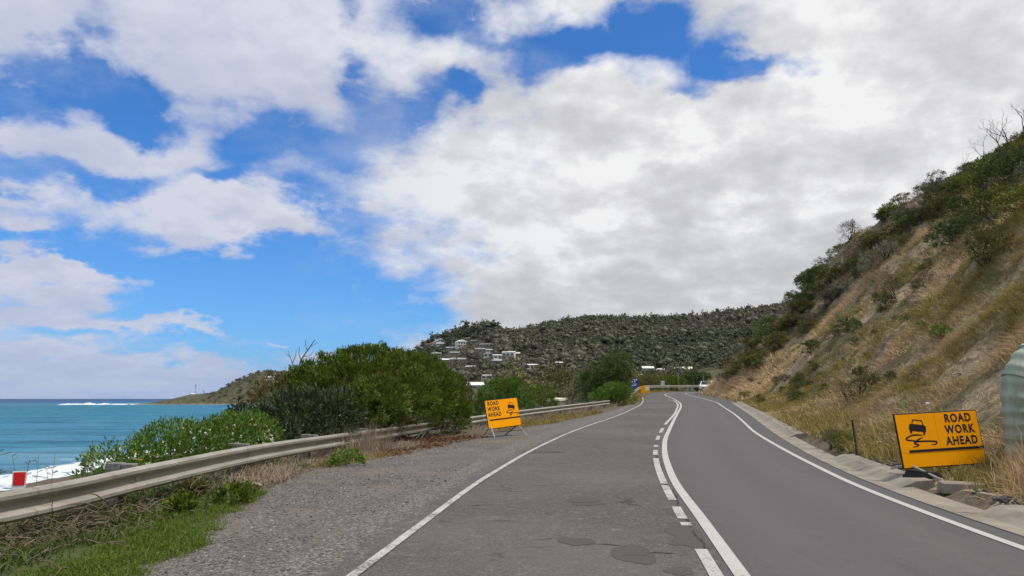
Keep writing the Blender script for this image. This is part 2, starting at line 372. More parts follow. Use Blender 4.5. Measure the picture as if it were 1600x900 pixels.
# ---------------------------------------------------------------- materials
M = {}
def mat(name, fn, rough=.8, spec=.3, metallic=0., trans=0.):
    m = bpy.data.materials.new(name); m.use_nodes = True; t = m.node_tree; t.nodes.clear(); g = G(t)
    b = g.new('ShaderNodeBsdfPrincipled'); out = g.new('ShaderNodeOutputMaterial')
    b.inputs['Roughness'].default_value = rough; b.inputs['Specular IOR Level'].default_value = spec; b.inputs['Metallic'].default_value = metallic
    r = fn(g) if callable(fn) else {'c': fn}
    if not isinstance(r, dict): r = {'c': r}
    g.set(b.inputs['Base Color'], r['c'])
    if 'r' in r: g.set(b.inputs['Roughness'], r['r'])
    if 'n' in r: g.l.new(r['n'], b.inputs['Normal'])
    sh = b.outputs[0]
    if trans:
        tr = g.new('ShaderNodeBsdfTranslucent'); g.set(tr.inputs[0], r['c']); mx = g.new('ShaderNodeMixShader'); mx.inputs[0].default_value = trans
        g.l.new(sh, mx.inputs[1]); g.l.new(tr.outputs[0], mx.inputs[2]); sh = mx.outputs[0]
    g.l.new(sh, out.inputs[0]); M[name] = m; return m
STONE_RAMP = [(.18, (.036, .032, .029)), (.45, (.100, .090, .079)), (.66, (.175, .157, .140)), (.9, (.37, .345, .315))]
def asphalt_old(g):
    p = g.pos()
    f1 = g.m('ADD', g.m('MULTIPLY', g.noise(p, 70, 2, .7), .55), g.m('MULTIPLY', g.noise(p, 24, 3, .7), .45)); f2 = g.noise(p, 1.1, 5, .6); f3 = g.noise(p, .22, 3, .5); f4 = g.noise(p, 7, 5, .7)
    c = g.ramp(f1, [(.33, (.028, .027, .025)), (.5, (.077, .074, .070)), (.66, (.175, .168, .158))])
    c = g.mix(g.m('MULTIPLY', g.ss(f2, .38, .66), .55), c, (.085, .082, .08))
    c = g.mix(g.m('MULTIPLY', g.ss(f4, .54, .70), .55), c, (.18, .172, .16))
    c = g.mix(g.m('MULTIPLY', g.ss(f4, .46, .32), .55), c, (.055, .052, .050))
    c = g.mix(g.m('MULTIPLY', g.ss(f3, .42, .62), .30), c, (.16, .152, .142))
    # cracks, mostly across and where the surface is tired
    q = g.v('ADD', g.v('MULTIPLY', p, (.55, 1.25, 1)), g.v('MULTIPLY', g.noise(p, 1.7, 4, .6, color=True), (.9, .9, 0)))
    ck = g.vor(q, .85, 'DISTANCE_TO_EDGE')
    line = g.m('MULTIPLY', g.ss(ck, .016, .004), g.ss(g.noise(p, .55, 2), .52, .64))
    pits = g.m('MULTIPLY', g.ss(g.noise(g.v('MULTIPLY', p, (2.2, 5.5, 1)), 1.5, 3, .6), .70, .76), .75)
    k = g.m('MAXIMUM', line, pits)
    c = g.mix(g.m('MULTIPLY', k, .8), c, (.028, .027, .026))
    h = g.m('ADD', g.m('MULTIPLY', f1, .7), g.m('MULTIPLY', k, -1.2))
    # loose gravel strays over the frayed edge
    ed = g.ss(g.m('ADD', g.attr('edge'), g.m('MULTIPLY', g.m('SUBTRACT', g.noise(p, 6, 6, .75), .5), 1.5)), .42, .62)
    st = g.ramp(g.m('ADD', g.m('MULTIPLY', g.sep(g.vor(p, 52, 'F1', 'Color'))[0], .6), g.m('MULTIPLY', g.noise(p, 14, 4, .7), .4)), STONE_RAMP)
    c = g.mix(ed, c, st)
    return {'c': c, 'n': g.bump(h, .7, .010), 'r': .85}
def asphalt_new(g):
    p = g.pos()
    f1 = g.noise(p, 85, 2, .7); f2 = g.noise(p, .6, 5, .6); f3 = g.noise(p, 5, 3, .6)
    c = g.ramp(f1, [(.3, (.058, .056, .056)), (.5, (.086, .083, .083)), (.72, (.128, .124, .124))])
    c = g.mix(g.m('MULTIPLY', g.ss(f2, .4, .65), .35), c, (.085, .082, .083))
    c = g.mix(g.m('MULTIPLY', g.ss(f3, .58, .75), .3), c, (.15, .143, .138))
    tr = g.attr('track'); c = g.mix(g.m('MULTIPLY', tr, .30), c, (.125, .120, .119))
    stn = g.noise(g.v('MULTIPLY', p, (1.6, .35, 1)), 1.1, 4, .6); c = g.mix(g.m('MULTIPLY', g.ss(stn, .56, .74), .35), c, (.062, .060, .060))
    return {'c': c, 'n': g.bump(f1, .35, .005), 'r': .82}
def patch_m(g):
    p = g.pos(); f1 = g.noise(p, 80, 2, .7); f2 = g.noise(p, 3, 3, .6)
    c = g.ramp(f1, [(.3, (.050, .046, .043)), (.7, (.092, .086, .081))])
    return {'c': g.mix(g.m('MULTIPLY', f2, .3), c, (.10, .092, .086)), 'n': g.bump(f1, .3, .004), 'r': .85}
def paint_line(wear):
    def f(g):
        p = g.pos()
        n = g.m('ADD', g.m('MULTIPLY', g.noise(p, 34, 4, .7), .6), g.m('MULTIPLY', g.noise(p, 3.0, 4, .6), .4))
        w = g.ss(n, .5+wear-.05, .5+wear+.05)
        c = g.mix(g.noise(p, 5, 3), (.52, .51, .485), (.38, .37, .35))
        c = g.mix(g.m('MULTIPLY', g.ss(n, .4, .62), .45), c, (.42, .41, .39))
        return {'c': g.mix(w, c, (.13, .125, .12)), 'r': .7, 'n': g.bump(g.noise(p, 60, 2), .3, .004)}
    return f
mat('old_asphalt', asphalt_old); mat('new_asphalt', asphalt_new); mat('patch_asphalt', patch_m)
mat('line_fresh', paint_line(.135)); mat('line_worn', paint_line(.045)); mat('line_edge', paint_line(.09))
def ground_m(g):
    p = g.pos(); gr = g.attr('gravel'); be = g.attr('beach'); gs = g.attr('grass')
    s = g.vor(g.v('ADD', p, g.v('MULTIPLY', g.noise(p, 30, 2, color=True), (.02, .02, .02))), 52, 'F1', 'Color'); s0 = g.sep(s)[0]; sd = g.vor(p, 52)
    v2 = g.noise(p, 14, 4, .7); big = g.noise(p, .7, 4, .6); mid = g.noise(p, 2.6, 4, .6)
    stone = g.ramp(g.m('ADD', g.m('MULTIPLY', s0, .5), g.m('MULTIPLY', v2, .5)), STONE_RAMP)
    stone = g.mix(g.m('MULTIPLY', g.ss(g.noise(p, 1.6, 5, .7), .50, .62), .65), stone, g.ramp(v2, [(.3, (.050, .047, .044)), (.7, (.125, .118, .110))]))
    stone = g.mix(g.m('MULTIPLY', g.ss(big, .45, .68), .55), stone, (.185, .155, .125))
    dirt = g.ramp(v2, [(.3, (.055, .042, .030)), (.5, (.115, .088, .062)), (.7, (.19, .15, .11))])
    dirt = g.mix(g.ss(mid, .5, .68), dirt, (.075, .078, .035))
    grass = g.ramp(v2, [(.3, (.030, .045, .010)), (.7, (.085, .11, .025))])
    sand = g.ramp(g.m('ADD', g.m('MULTIPLY', v2, .5), g.m('MULTIPLY', mid, .5)), [(.3, (.12, .115, .10)), (.7, (.33, .31, .27))])
    e = g.m('ADD', gr, g.m('MULTIPLY', g.m('SUBTRACT', g.noise(p, 3.2, 5, .65), .5), .9))
    c = g.mix(g.ss(e, .35, .62), dirt, stone)
    e2 = g.m('ADD', gs, g.m('MULTIPLY', g.m('SUBTRACT', g.noise(p, 4, 5, .65), .5), .9))
    c = g.mix(g.ss(e2, .4, .65), c, grass)
    c = g.mix(g.ss(be, .3, .7), c, sand)
    h = g.m('ADD', g.m('MULTIPLY', sd, -.8), g.m('MULTIPLY', v2, .8))
    return {'c': c, 'n': g.bump(h, .7, .014), 'r': .9}
mat('verge_ground', ground_m)
def hill_m(g):
    p = g.pos()
    a = g.noise(p, .16, 4, .6); b = g.noise(p, .8, 5, .65); c_ = g.noise(p, 5, 5, .7)
    straw = g.ramp(c_, [(.3, (.19, .15, .095)), (.5, (.36, .285, .185)), (.7, (.50, .41, .285))])
    olive = g.ramp(c_, [(.3, (.060, .058, .022)), (.7, (.18, .165, .075))])
    brown = g.ramp(c_, [(.3, (.075, .055, .036)), (.7, (.19, .145, .10))])
    c = g.mix(g.ss(a, .44, .58), straw, olive); c = g.mix(g.m('MULTIPLY', g.ss(b, .5, .62), .9), c, brown); c = g.mix(g.m('MULTIPLY', g.ss(g.noise(p, .45, 5, .7), .58, .68), .7), c, g.ramp(c_, [(.3, (.14, .125, .10)), (.7, (.33, .30, .25))]))
    return {'c': c, 'n': g.bump(g.m('ADD', c_, b), .8, .15), 'r': .95}
mat('hill_soil', hill_m, spec=.1)
def farland_m(g):
    p = g.pos(); a = g.noise(p, .012, 5, .6); b = g.noise(p, .12, 5, .7); r = g.v('LENGTH', g.v('MULTIPLY', p, (1, 1, 0)))
    c = g.ramp(b, [(.3, (.050, .055, .034)), (.5, (.085, .088, .054)), (.7, (.13, .125, .082))])
    c = g.mix(g.m('MULTIPLY', g.ss(a, .48, .62), .6), c, (.10, .088, .055))
    h = g.sep(p)[2]
    c = g.mix(g.m('MULTIPLY', g.ss(h, -5.5, -7.6), .9), c, g.ramp(b, [(.35, (.10, .075, .05)), (.65, (.26, .21, .15))]))
    return {'c': c, 'n': g.bump(b, 1., 3.), 'r': .95}
mat('far_land', farland_m, spec=.1)
def sea_m(g):
    p = g.pos(); x, y, z = g.sep(p); ds = g.attr('shore')
    q = g.v('MULTIPLY', g.v('ADD', p, g.v('MULTIPLY', g.noise(p, .02, 3, color=True), (14, 14, 0))), (.35, 1.0, 1.))
    bands = g.noise(q, .022, 5, .6)
    d2 = g.m('ADD', ds, g.m('MULTIPLY', g.m('SUBTRACT', bands, .5), 260))
    c = g.ramp(g.lin(d2, 0, 1300), [(0., (.10, .24, .33)), (.03, (.040, .18, .29)), (.09, (.016, .150, .235)), (.20, (.002, .145, .195)), (.36, (.004, .075, .215)), (.7, (.006, .046, .155)), (1., (.003, .028, .105))])
    c = g.mix(g.m('MULTIPLY', g.ss(g.noise(q, .05, 6, .7), .54, .66), .35), c, (.04, .21, .28))
    st2 = g.noise(g.v('MULTIPLY', p, (.14, 1.0, 1.)), .10, 8, .80); c = g.mix(g.m('MULTIPLY', g.ss(st2, .52, .40), .70), c, (.004, .060, .100)); c = g.mix(g.m('MULTIPLY', g.ss(st2, .56, .66), .40), c, (.05, .23, .32))
    st3 = g.noise(g.v('MULTIPLY', p, (.22, 1.0, 1.)), .40, 5, .75); c = g.mix(g.m('MULTIPLY', g.ss(st3, .54, .70), .45), c, (.06, .25, .34)); c = g.mix(g.m('MULTIPLY', g.ss(st3, .46, .34), .55), c, (.003, .075, .115))
    w1 = g.noise(g.v('MULTIPLY', p, (.30, 1.0, 1.)), .32, 6, .68); w2 = g.noise(g.v('MULTIPLY', p, (.5, 1.0, 1.)), .05, 4, .6)
    caps = g.m('MULTIPLY', g.ss(g.noise(g.v('MULTIPLY', p, (.25, 1., 1.)), .06, 6, .75), .685, .71), g.ss(ds, 60, 200))
    foam = g.m('ADD', g.m('MULTIPLY', g.ss(g.m('ADD', ds, g.m('MULTIPLY', g.m('SUBTRACT', bands, .5), 50)), 15, 4), g.ss(g.noise(p, .25, 5, .7), .50, .62)), caps)
    edge = g.m('ADD', ds, g.m('MULTIPLY', g.m('SUBTRACT', g.noise(p, .05, 4, .6), .5), 16))
    foam = g.m('MINIMUM', g.m('ADD', foam, g.m('MULTIPLY', g.ss(edge, 9, 4), g.ss(g.noise(p, .5, 4, .7), .36, .5))), 1.)
    c = g.mix(foam, c, (.66, .70, .71))
    h = g.m('ADD', g.m('MULTIPLY', w1, 1.), g.m('MULTIPLY', w2, 3.))
    return {'c': c, 'n': g.bump(h, .6, 1.2), 'r': g.mix(foam, (.30,)*3, (.8,)*3)}
mat('sea_water', sea_m, spec=.02)
mat('surf_foam', lambda g: g.mix(g.noise(g.pos(), .8, 5, .7), (.42, .48, .52), (.78, .80, .80)), .8)
def concrete_m(g):
    p = g.pos(); a = g.noise(p, 1.6, 5, .65); b = g.noise(p, 40, 3, .7)
    c = g.ramp(a, [(.3, (.17, .145, .112)), (.5, (.27, .238, .19)), (.72, (.35, .315, .26))])
    c = g.mix(g.m('MULTIPLY', g.ss(b, .55, .75), .5), c, (.13, .115, .095))
    return {'c': g.mix(g.m('MULTIPLY', g.rand(), .3), c, (.2, .18, .15)), 'n': g.bump(g.m('ADD', a, b), .5, .012), 'r': .9}
mat('concrete', concrete_m)
def galv_m(g):
    p = g.pos(); a = g.noise(g.v('MULTIPLY', p, (.6, .6, 4)), 1.5, 5, .65); b = g.noise(p, 30, 3, .7)
    c = g.ramp(a, [(.3, (.24, .225, .195)), (.55, (.36, .34, .298)), (.75, (.44, .42, .37))])
    c = g.mix(g.m('MULTIPLY', g.ss(b, .58, .72), .4), c, (.20, .165, .125))
    st = g.noise(g.v('MULTIPLY', p, (7, 7, .6)), 1, 4, .7)
    c = g.mix(g.m('MULTIPLY', g.ss(st, .56, .70), .55), c, (.19, .15, .11))
    return {'c': c, 'r': .55, 'n': g.bump(b, .15, .003)}
mat('galvanised', galv_m, spec=.4, metallic=.25)
def post_m(g):
    p = g.pos(); a = g.noise(g.v('MULTIPLY', p, (6, 6, 1.5)), 3, 5, .7)
    return {'c': g.ramp(a, [(.3, (.12, .12, .105)), (.7, (.27, .265, .24))]), 'n': g.bump(a, .4, .006), 'r': .85}
mat('post_grey', post_m)
def sign_y(g):
    p = g.objco(); a = g.noise(p, 4, 5, .65); b = g.noise(g.v('MULTIPLY', p, (18, 18, 2)), 1, 4, .7)
    c = g.mix(g.m('MULTIPLY', g.ss(a, .45, .7), .35), (.95, .375, .001), (.86, .30, .002))
    return {'c': g.mix(g.m('MULTIPLY', g.ss(b, .6, .75), .35), c, (.55, .23, .01)), 'r': .5}
mat('sign_yellow', sign_y, spec=.15)
mat('sign_black', lambda g: g.mix(g.noise(g.objco(), 14, 4), (.008, .007, .007), (.022, .019, .018)), .55)
mat('black_rubber', lambda g: g.mix(g.noise(g.pos(), 9, 4), (.010, .010, .011), (.05, .047, .044)), .7)
mat('sign_steel', lambda g: g.mix(g.noise(g.pos(), 12, 4), (.30, .285, .26), (.5, .48, .44)), .5, metallic=.3)
mat('reflector_red', lambda g: g.mix(g.noise(g.objco(), 60, 2), (.55, .010, .015), (.68, .02, .025)), .3)
mat('white_plastic', lambda g: g.mix(g.noise(g.pos(), 14, 4), (.62, .60, .57), (.78, .77, .75)), .5)
mat('sign_blue', lambda g: g.mix(g.noise(g.objco(), 3, 3), (.012, .06, .34), (.015, .085, .42)), .4)
mat('sign_white', lambda g: g.mix(g.noise(g.objco(), 3, 3), (.70, .71, .68), (.80, .80, .78)), .5)
def pipe_m(g):
    p = g.pos(); a = g.noise(g.v('MULTIPLY', p, (1, 1, .4)), 3, 5, .65); b = g.noise(p, 25, 3)
    c = g.ramp(a, [(.3, (.25, .29, .205)), (.55, (.36, .41, .305)), (.75, (.43, .48, .37))])
    return {'c': g.mix(g.m('MULTIPLY', g.ss(b, .55, .72), .35), c, (.14, .125, .085)), 'r': .6}
mat('pipe_green', pipe_m)
mat('car_white', (.75, .75, .73), .25, .5); mat('car_glass', (.012, .014, .016), .1, .5); mat('tyre', (.02, .02, .02), .8); mat('lamp_clear', (.7, .7, .68), .15)
# foliage: colour differs from leaf to leaf and plant to plant
def foliage(name, stops, trans=.22, rough=.55, var=.35):
    def f(g):
        r = g.attr('rnd'); o = g.rand()
        v = g.m('ADD', g.m('MULTIPLY', r, 1-var), g.m('MULTIPLY', g.m('ADD', g.m('MULTIPLY', o, .5), g.m('MULTIPLY', g.noise(g.pos(), .9, 2), .5)), var))
        return {'c': g.ramp(v, stops)}
    return mat(name, f, rough, .25, trans=trans)
foliage('leaf_green', [(0.1, (0.0379, 0.0696, 0.0078)), (0.45, (0.0987, 0.1465, 0.0158)), (0.75, (0.1992, 0.2473, 0.0271)), (1, (0.3226, 0.3114, 0.0451))])
foliage('leaf_bright', [(0.1, (0.0435, 0.0956, 0.0119)), (0.5, (0.1086, 0.1992, 0.0238)), (0.9, (0.2096, 0.3028, 0.0446))])
foliage('leaf_dark', [(0.1, (0.027, 0.0514, 0.0134)), (0.5, (0.0765, 0.1169, 0.027)), (0.9, (0.1686, 0.1988, 0.0471))])
foliage('leaf_olive', [(0.1, (0.054, 0.0561, 0.0162)), (0.5, (0.1476, 0.1403, 0.0405)), (0.9, (0.27, 0.231, 0.081))])
foliage('leaf_grey', [(0.1, (0.051, 0.054, 0.036)), (0.5, (0.1275, 0.1275, 0.087)), (0.9, (0.225, 0.2175, 0.1575))])
foliage('leaf_brown', [(0.1, (0.045, 0.036, 0.024)), (0.5, (0.1275, 0.099, 0.066)), (0.9, (0.24, 0.195, 0.135))], trans=.1)
foliage('leaf_blue', [(.1, (.020, .036, .020)), (.5, (.055, .078, .045)), (.9, (.11, .14, .09))])
foliage('leaf_yellow', [(.1, (.10, .09, .012)), (.9, (.34, .29, .03))])
foliage('leaf_rust', [(.1, (.08, .035, .014)), (.9, (.24, .12, .06))], trans=.05)
foliage('straw', [(0, (0.2344, 0.1532, 0.0802)), (0.35, (0.453, 0.3135, 0.1682)), (0.62, (0.6561, 0.4813, 0.2782)), (0.85, (0.8435, 0.6563, 0.414)), (1, (0.3437, 0.2771, 0.1165))], trans=.15, rough=.8, var=.55)
foliage('straw_pale', [(0, (0.184, 0.1323, 0.092)), (0.5, (0.345, 0.2702, 0.2012)), (1, (0.529, 0.437, 0.345))], trans=.12, rough=.8)
foliage('grass_olive', [(0, (0.1054, 0.0978, 0.0231)), (0.5, (0.2754, 0.2229, 0.0635)), (1, (0.486, 0.3594, 0.127))], trans=.2, rough=.7)
foliage('grass_green', [(0, (0.0429, 0.0788, 0.0084)), (0.5, (0.1023, 0.1575, 0.0168)), (0.85, (0.1815, 0.2363, 0.0294)), (1, (0.363, 0.315, 0.063))], trans=.25)
foliage('grass_yellow', [(0, (.14, .105, .025)), (.5, (.27, .21, .05)), (1, (.40, .31, .10))], trans=.15)
foliage('petal_white', [(0, (.55, .55, .42)), (1, (.80, .80, .74))], trans=.2)
foliage('petal_yellow', [(0, (.60, .48, .04)), (1, (.75, .62, .08))], trans=.2)
foliage('forest_leaf', [(0, (0.056, 0.0704, 0.0414)), (0.28, (0.0874, 0.1034, 0.0598)), (0.5, (0.1288, 0.1342, 0.0805)), (0.7, (0.1434, 0.1298, 0.0966)), (0.88, (0.1848, 0.1705, 0.1207)), (1, (0.224, 0.209, 0.1495))], trans=.2, rough=.7, var=.3)
def bark(name, a, b): return mat(name, lambda g: g.ramp(g.noise(g.v('MULTIPLY', g.pos(), (8, 8, 1.5)), 2, 4, .7), [(.3, a), (.7, b)]), .9, .15)
bark('bark_grey', (.10, .09, .075), (.24, .22, .19)); bark('bark_dark', (.03, .025, .02), (.09, .075, .06)); bark('twig_pale', (.22, .18, .14), (.42, .36, .30)); bark('twig_brown', (.075, .055, .040), (.21, .165, .125))
bark('far_trunk', (.12, .11, .095), (.28, .26, .23))

foliage('leaf_tan', [(0, (.075, .055, .020)), (.5, (.16, .125, .045)), (1, (.26, .20, .09))], trans=.2)

foliage('leaf_scrub', [(0.1, (0.0403, 0.0621, 0.0087)), (0.45, (0.1049, 0.1307, 0.0177)), (0.75, (0.2117, 0.2206, 0.0303)), (1, (0.3427, 0.2777, 0.0504))])

foliage('leaf_coarse', [(.1, (.016, .028, .012)), (.5, (.040, .062, .026)), (.9, (.085, .105, .055))])

# ---------------------------------------------------------------- the setting
def crom_n(pts, n):
    P = np.array(pts, float); P = np.vstack([2*P[0]-P[1], P, 2*P[-1]-P[-2]]); out = []
    for i in range(1, len(P)-2):
        for k in range(n):
            t = k/n
            out.append(.5*((2*P[i])+(P[i+1]-P[i-1])*t+(2*P[i-1]-5*P[i]+4*P[i+1]-P[i+2])*t*t+(-P[i-1]+3*P[i]-3*P[i+1]+P[i+2])*t**3))
    out.append(P[-2]); return np.array(out)
def smooth(P, it=2):
    P = np.array(P, float)
    for _ in range(it): P[1:-1] = (P[:-2]+2*P[1:-1]+P[2:])/4
    return P
def normals(P):
    d = np.gradient(P, axis=0); d /= np.linalg.norm(d, axis=1)[:, None]+1e-9
    return np.stack([d[:, 1], -d[:, 0]], 1)
def off(P, d): return P+normals(P)*d
lL, lC, lR, lG = [smooth(crom_n(p, 8)) for p in (LEFT, CEN, RIG, GUT)]
lB = smooth(crom_n(BRO, 8))
GRAV = [(-4.4,-12),(-3.5,3),(-3.19,6.4),(-3.25,7.6),(-3.6,9.46),(-3.75,10.6),(-3.8,13.6),(-3.3,16),(-2.4,20),(-1.3,24),(.4,30),(3.0,37),(6.3,47),(8.9,56),(11.2,66),(14,80),(16.5,92),(24,103),(60,107)]
def grid_mesh(Xs, Ys, fn):
    X, Y = np.meshgrid(Xs, Ys); Z = fn(X, Y); n, m = X.shape
    i = np.arange(n*m).reshape(n, m)
    F = np.stack([i[:-1, :-1], i[:-1, 1:], i[1:, 1:], i[1:, :-1]], -1).reshape(-1, 4)
    return X.ravel(), Y.ravel(), Z.ravel(), F
def axis(*segs):
    return np.unique(np.round(np.concatenate([np.arange(a, b, s) for a, b, s in segs]), 4))
gx = axis((-76, -22, 2), (-22, -9, .8), (-9, 24, .28), (24, 50, .5), (50, 84.1, 2)); gy = axis((-8, 4, .8), (4, 34, .28), (34, 112, .5), (112, 140.1, 1.5))
X, Y, Z, Fq = grid_mesh(gx, gy, near_z)
dG = pdist(X, Y, GUT)
hillv = dG > .6
hf = hillv[Fq].all(1)
def compact(V, F_, attrs=None):
    used = np.unique(F_); mp = -np.ones(len(V), np.int64); mp[used] = np.arange(len(used))
    return V[used], mp[F_], {k: a[used] for k, a in (attrs or {}).items()}
V = np.stack([X, Y, Z], 1)
V1, F1, _ = compact(V, Fq[hf])
o = obj('hillside', mesh_np('hillside', V1, [F1], smooth=True), M['hill_soil']); tag(o, kind='structure')
gm = sstep(-.35, .35, pdist(X, Y, GRAV))*(dG < 0); dr_ = -pdist(X, Y, EDGE)
gg = sstep(-1.9, -.9, pdist(X, Y, GRAV))*(1-sstep(-.2, .3, pdist(X, Y, GRAV)))*(1-sstep(10.5, 12.5, Y))
be = sstep(-2.5, -4.5, Z)*sstep(75, 55, Y)
V2, F2, A2 = compact(V, Fq[~hf], dict(gravel=gm, grass=gg, beach=be))
o = obj('ground', mesh_np('ground', V2, [F2], A2, smooth=True), M['verge_ground']); tag(o, kind='structure')
# road: an old left lane and a newer right lane in one pavement
def zroad(P, dz=0.): return np.column_stack([P, grade(P[:, 1])+dz])
cols = [zroad(off(lL, -1.0), -.03), zroad(off(lL, -.70), .004), zroad(lL, .006), zroad(lL*.66+lC*.34, .008), zroad(lL*.33+lC*.67, .010), zroad(off(lC, -.11), .010)]
cols2 = [zroad(off(lC, -.11), .010), zroad(lC, .014), zroad(lC*.75+lR*.25, .013), zroad(lC*.5+lR*.5, .013), zroad(lC*.25+lR*.75, .012), zroad(lR, .010), zroad(off(lG, .05), .004)]
def ribbon(cols):
    n = len(cols[0]); k = len(cols); V = np.concatenate(cols); i = np.arange(n*k).reshape(k, n)
    return V, np.stack([i[:-1, :-1], i[1:, :-1], i[1:, 1:], i[:-1, 1:]], -1).reshape(-1, 4)
Va, Fa = ribbon(cols); Vb, Fb = ribbon(cols2)
nn_ = len(lL); edge = np.concatenate([np.repeat([1.3, .92, .30, 0, 0, 0], nn_), np.zeros(len(Vb))]); track = np.concatenate([np.zeros(len(Va)), np.repeat([0, 0, 1, .2, 1, 0, 0], nn_)])
me = mesh_np('road', np.concatenate([Va, Vb]), [np.concatenate([Fa, Fb+len(Va)])], dict(edge=edge, track=track), smooth=False, mi=[0]*len(Fa)+[1]*len(Fb))
road = obj('road', me, [M['old_asphalt'], M['new_asphalt']]); tag(road, kind='structure')
def marking(name, P, w, m, dz=.018, a=None, b=None):
    s = np.arange(len(P)); 
    if a is not None:
        yy = np.linspace(a, b, max(3, int((b-a)*3))); P = np.column_stack([np.interp(yy, P[:, 1], P[:, 0]), yy])
    V, F_ = ribbon([zroad(off(P, -w/2), dz), zroad(off(P, w/2), dz)])
    return obj(name, mesh_np(name, V, [F_]), m, road)
dens = lambda P: crom(P[::2], .35)
marking('edge_line', dens(lL), .095, M['line_worn'], .0165); marking('edge_line', dens(lR), .11, M['line_fresh'], .0165)
marking('centre_line', dens(lC), .13, M['line_fresh'], .020)
for a, b in [(2.0,4.6),(4.9,7.25),(8.46,8.66),(8.9,9.8),(10.35,11.9),(12.1,16.4),(17.2,18.5),(19.5,20.1),(22.,23.7),(25.3,28.),(30.5,69.)]:
    marking('line_dash', lB, .115, M['line_worn' if b < 30 else 'line_edge'], .0155, a, b)
def patch(px, py, w, l, seed, z=.0128, ang=0.1):
    d = px_ray(px, py); d = d/d[1]; yy = np.linspace(4, 60, 3000); k = np.argmax(CAM_H+d[2]*yy <= grade(yy)+.01); Yc = yy[k]; Xc = d[0]*Yc
    r = random.Random(seed); n = 40; ph = [r.uniform(0, 6.28) for _ in range(3)]; V = []
    for i in range(n):
        t = 2*math.pi*i/n; q = 1+.16*math.sin(2*t+ph[0])+.10*math.sin(3*t+ph[1])+.07*math.sin(5*t+ph[2])+r.uniform(-.07, .07)
        x, y = w*q*math.cos(t), l*q*math.sin(t); x, y = x*math.cos(ang)-y*math.sin(ang), x*math.sin(ang)+y*math.cos(ang)
        V.append((Xc+x, Yc+y, float(grade(Yc+y))+z))
    me = bpy.data.meshes.new('asphalt_patch'); me.from_pydata(V, [], [tuple(range(n))]); return obj('asphalt_patch', me, M['patch_asphalt'], road)
for k, a in enumerate([(990,866,.22,.34),(1062,893,.11,.16),(1068,832,.18,.42),(912,781,.20,.30),(920,788,.20,.12),(1078,848,.16,.26),(1054,802,.10,.35),(900,846,.16,.22),(1024,694,.2,.8),(1030,725,.14,.5),(845,706,.5,.35),(1058,850,.09,.10)]): patch(*a, seed=k)
# kerb and gutter, cast in lengths
kerb = thing('kerb', None, None, (0, 0, 0)); tag(kerb, kind='structure')
gl = crom(lG[::2], .3); sarc = np.concatenate([[0], np.cumsum(np.linalg.norm(np.diff(gl, axis=0), axis=1))])
PROF = [(-.03,-.12),(-.01,.018),(.28,.004),(.33,.022),(.52,.105),(.76,.122),(.84,-.2)]; PROFG = [(-.03,-.12),(-.01,.018),(.30,.008),(.46,.02),(.47,-.2)]
s0 = 5.0; kk = 0
while s0 < sarc[-1] and kk < 44:
    L = 2.4; s = np.linspace(s0+.012, s0+L-.012, 5)
    P = np.column_stack([np.interp(s, sarc, gl[:, 0]), np.interp(s, sarc, gl[:, 1])])
    if P[-1][1] > 62: break
    ym = P[2][1]; gut = 17.6 < ym < 22.5 or 9.0 < ym < 10.6
    pr = PROFG if gut else PROF; N = normals(P); V = []; Fc = []; jit = random.uniform(-.007, .007); n = len(pr)
    for q in range(5):
        for (dx, dz) in pr:
            c = P[q]+N[q]*(dx+(jit if dx > .3 else 0)); V.append((c[0], c[1], float(grade(P[q][1]))+dz+(jit*.7 if dz > .05 else 0)))
    for q in range(4):
        for e in range(n): Fc.append((q*n+e, q*n+(e+1) % n, (q+1)*n+(e+1) % n, (q+1)*n+e))
    Fc += [tuple(range(n)), tuple(range(5*n-1, 4*n-1, -1))]
    obj('gutter_slab' if gut else 'kerb_segment', MB().add(V, Fc), M['concrete'], kerb); s0 += L; kk += 1
# sea
ra = np.concatenate([np.linspace(18, 400, 130), np.geomspace(405, 2200, 150), np.geomspace(2300, 45000, 24)]); ta = np.concatenate([np.radians(np.arange(-110, 0, .4)), np.radians(np.arange(0, 250, 5.))])
Rr, Tt = np.meshgrid(ra, ta); X = (Rr*np.sin(Tt)).ravel(); Y = (Rr*np.cos(Tt)).ravel(); n, m = Rr.shape
i = np.arange(n*m).reshape(n, m); j = np.roll(i, -1, 0)
F_ = np.stack([i[:, :-1], j[:, :-1], j[:, 1:], i[:, 1:]], -1).reshape(-1, 4)
ds = -pdist(X, Y, SHORE); ds = np.where((np.hypot(X, Y) > 1000) & (np.arctan2(X, Y) < math.atan((150-800)/F_PX)), np.maximum(ds, 160), ds)
sw = np.where(Rr.ravel() < 1500, fbm(X*.02, Y*.12, 3, 40)*1.6*sstep(0, 40, ds), 0)
sea = obj('sea', mesh_np('sea', np.stack([X, Y, SEA+sw], 1), [F_], dict(shore=ds), smooth=True), M['sea_water']); tag(sea, kind='structure')
def wave(P, h, w, seed, label):
    P = crom(P, 1.0); N = normals(P); k = np.arange(len(P)); cols = []
    hh = h*(.55+1.1*np.clip(vnoise(k*.09, k*0, seed), 0, 1)*sstep(0, 12, k)*sstep(0, 12, k[::-1]))
    jj = (vnoise(k*.12, k*0+3, seed)-.5)*w*1.2+(vnoise(k*.5, k*0+7, seed)-.5)*w*.5
    for q, z in ((-1.2, -.15), (-.7, .35), (-.25, 1.), (.1, .85), (.5, .30), (1.1, .16), (1.9, -.12)):
        zz = SEA+hh*z+(vnoise(k*.8, k*0+q*5, seed+3)-.5)*h*.6*(z > 0)
        cols.append(np.column_stack([P+N*(q*w+jj*1.)[:, None], zz]))
    V, F_ = ribbon(cols); o = obj('breaking_wave', mesh_np('breaking_wave', V, [F_], smooth=True), M['surf_foam']); return tag(o, label, 'wave', kind='thing')
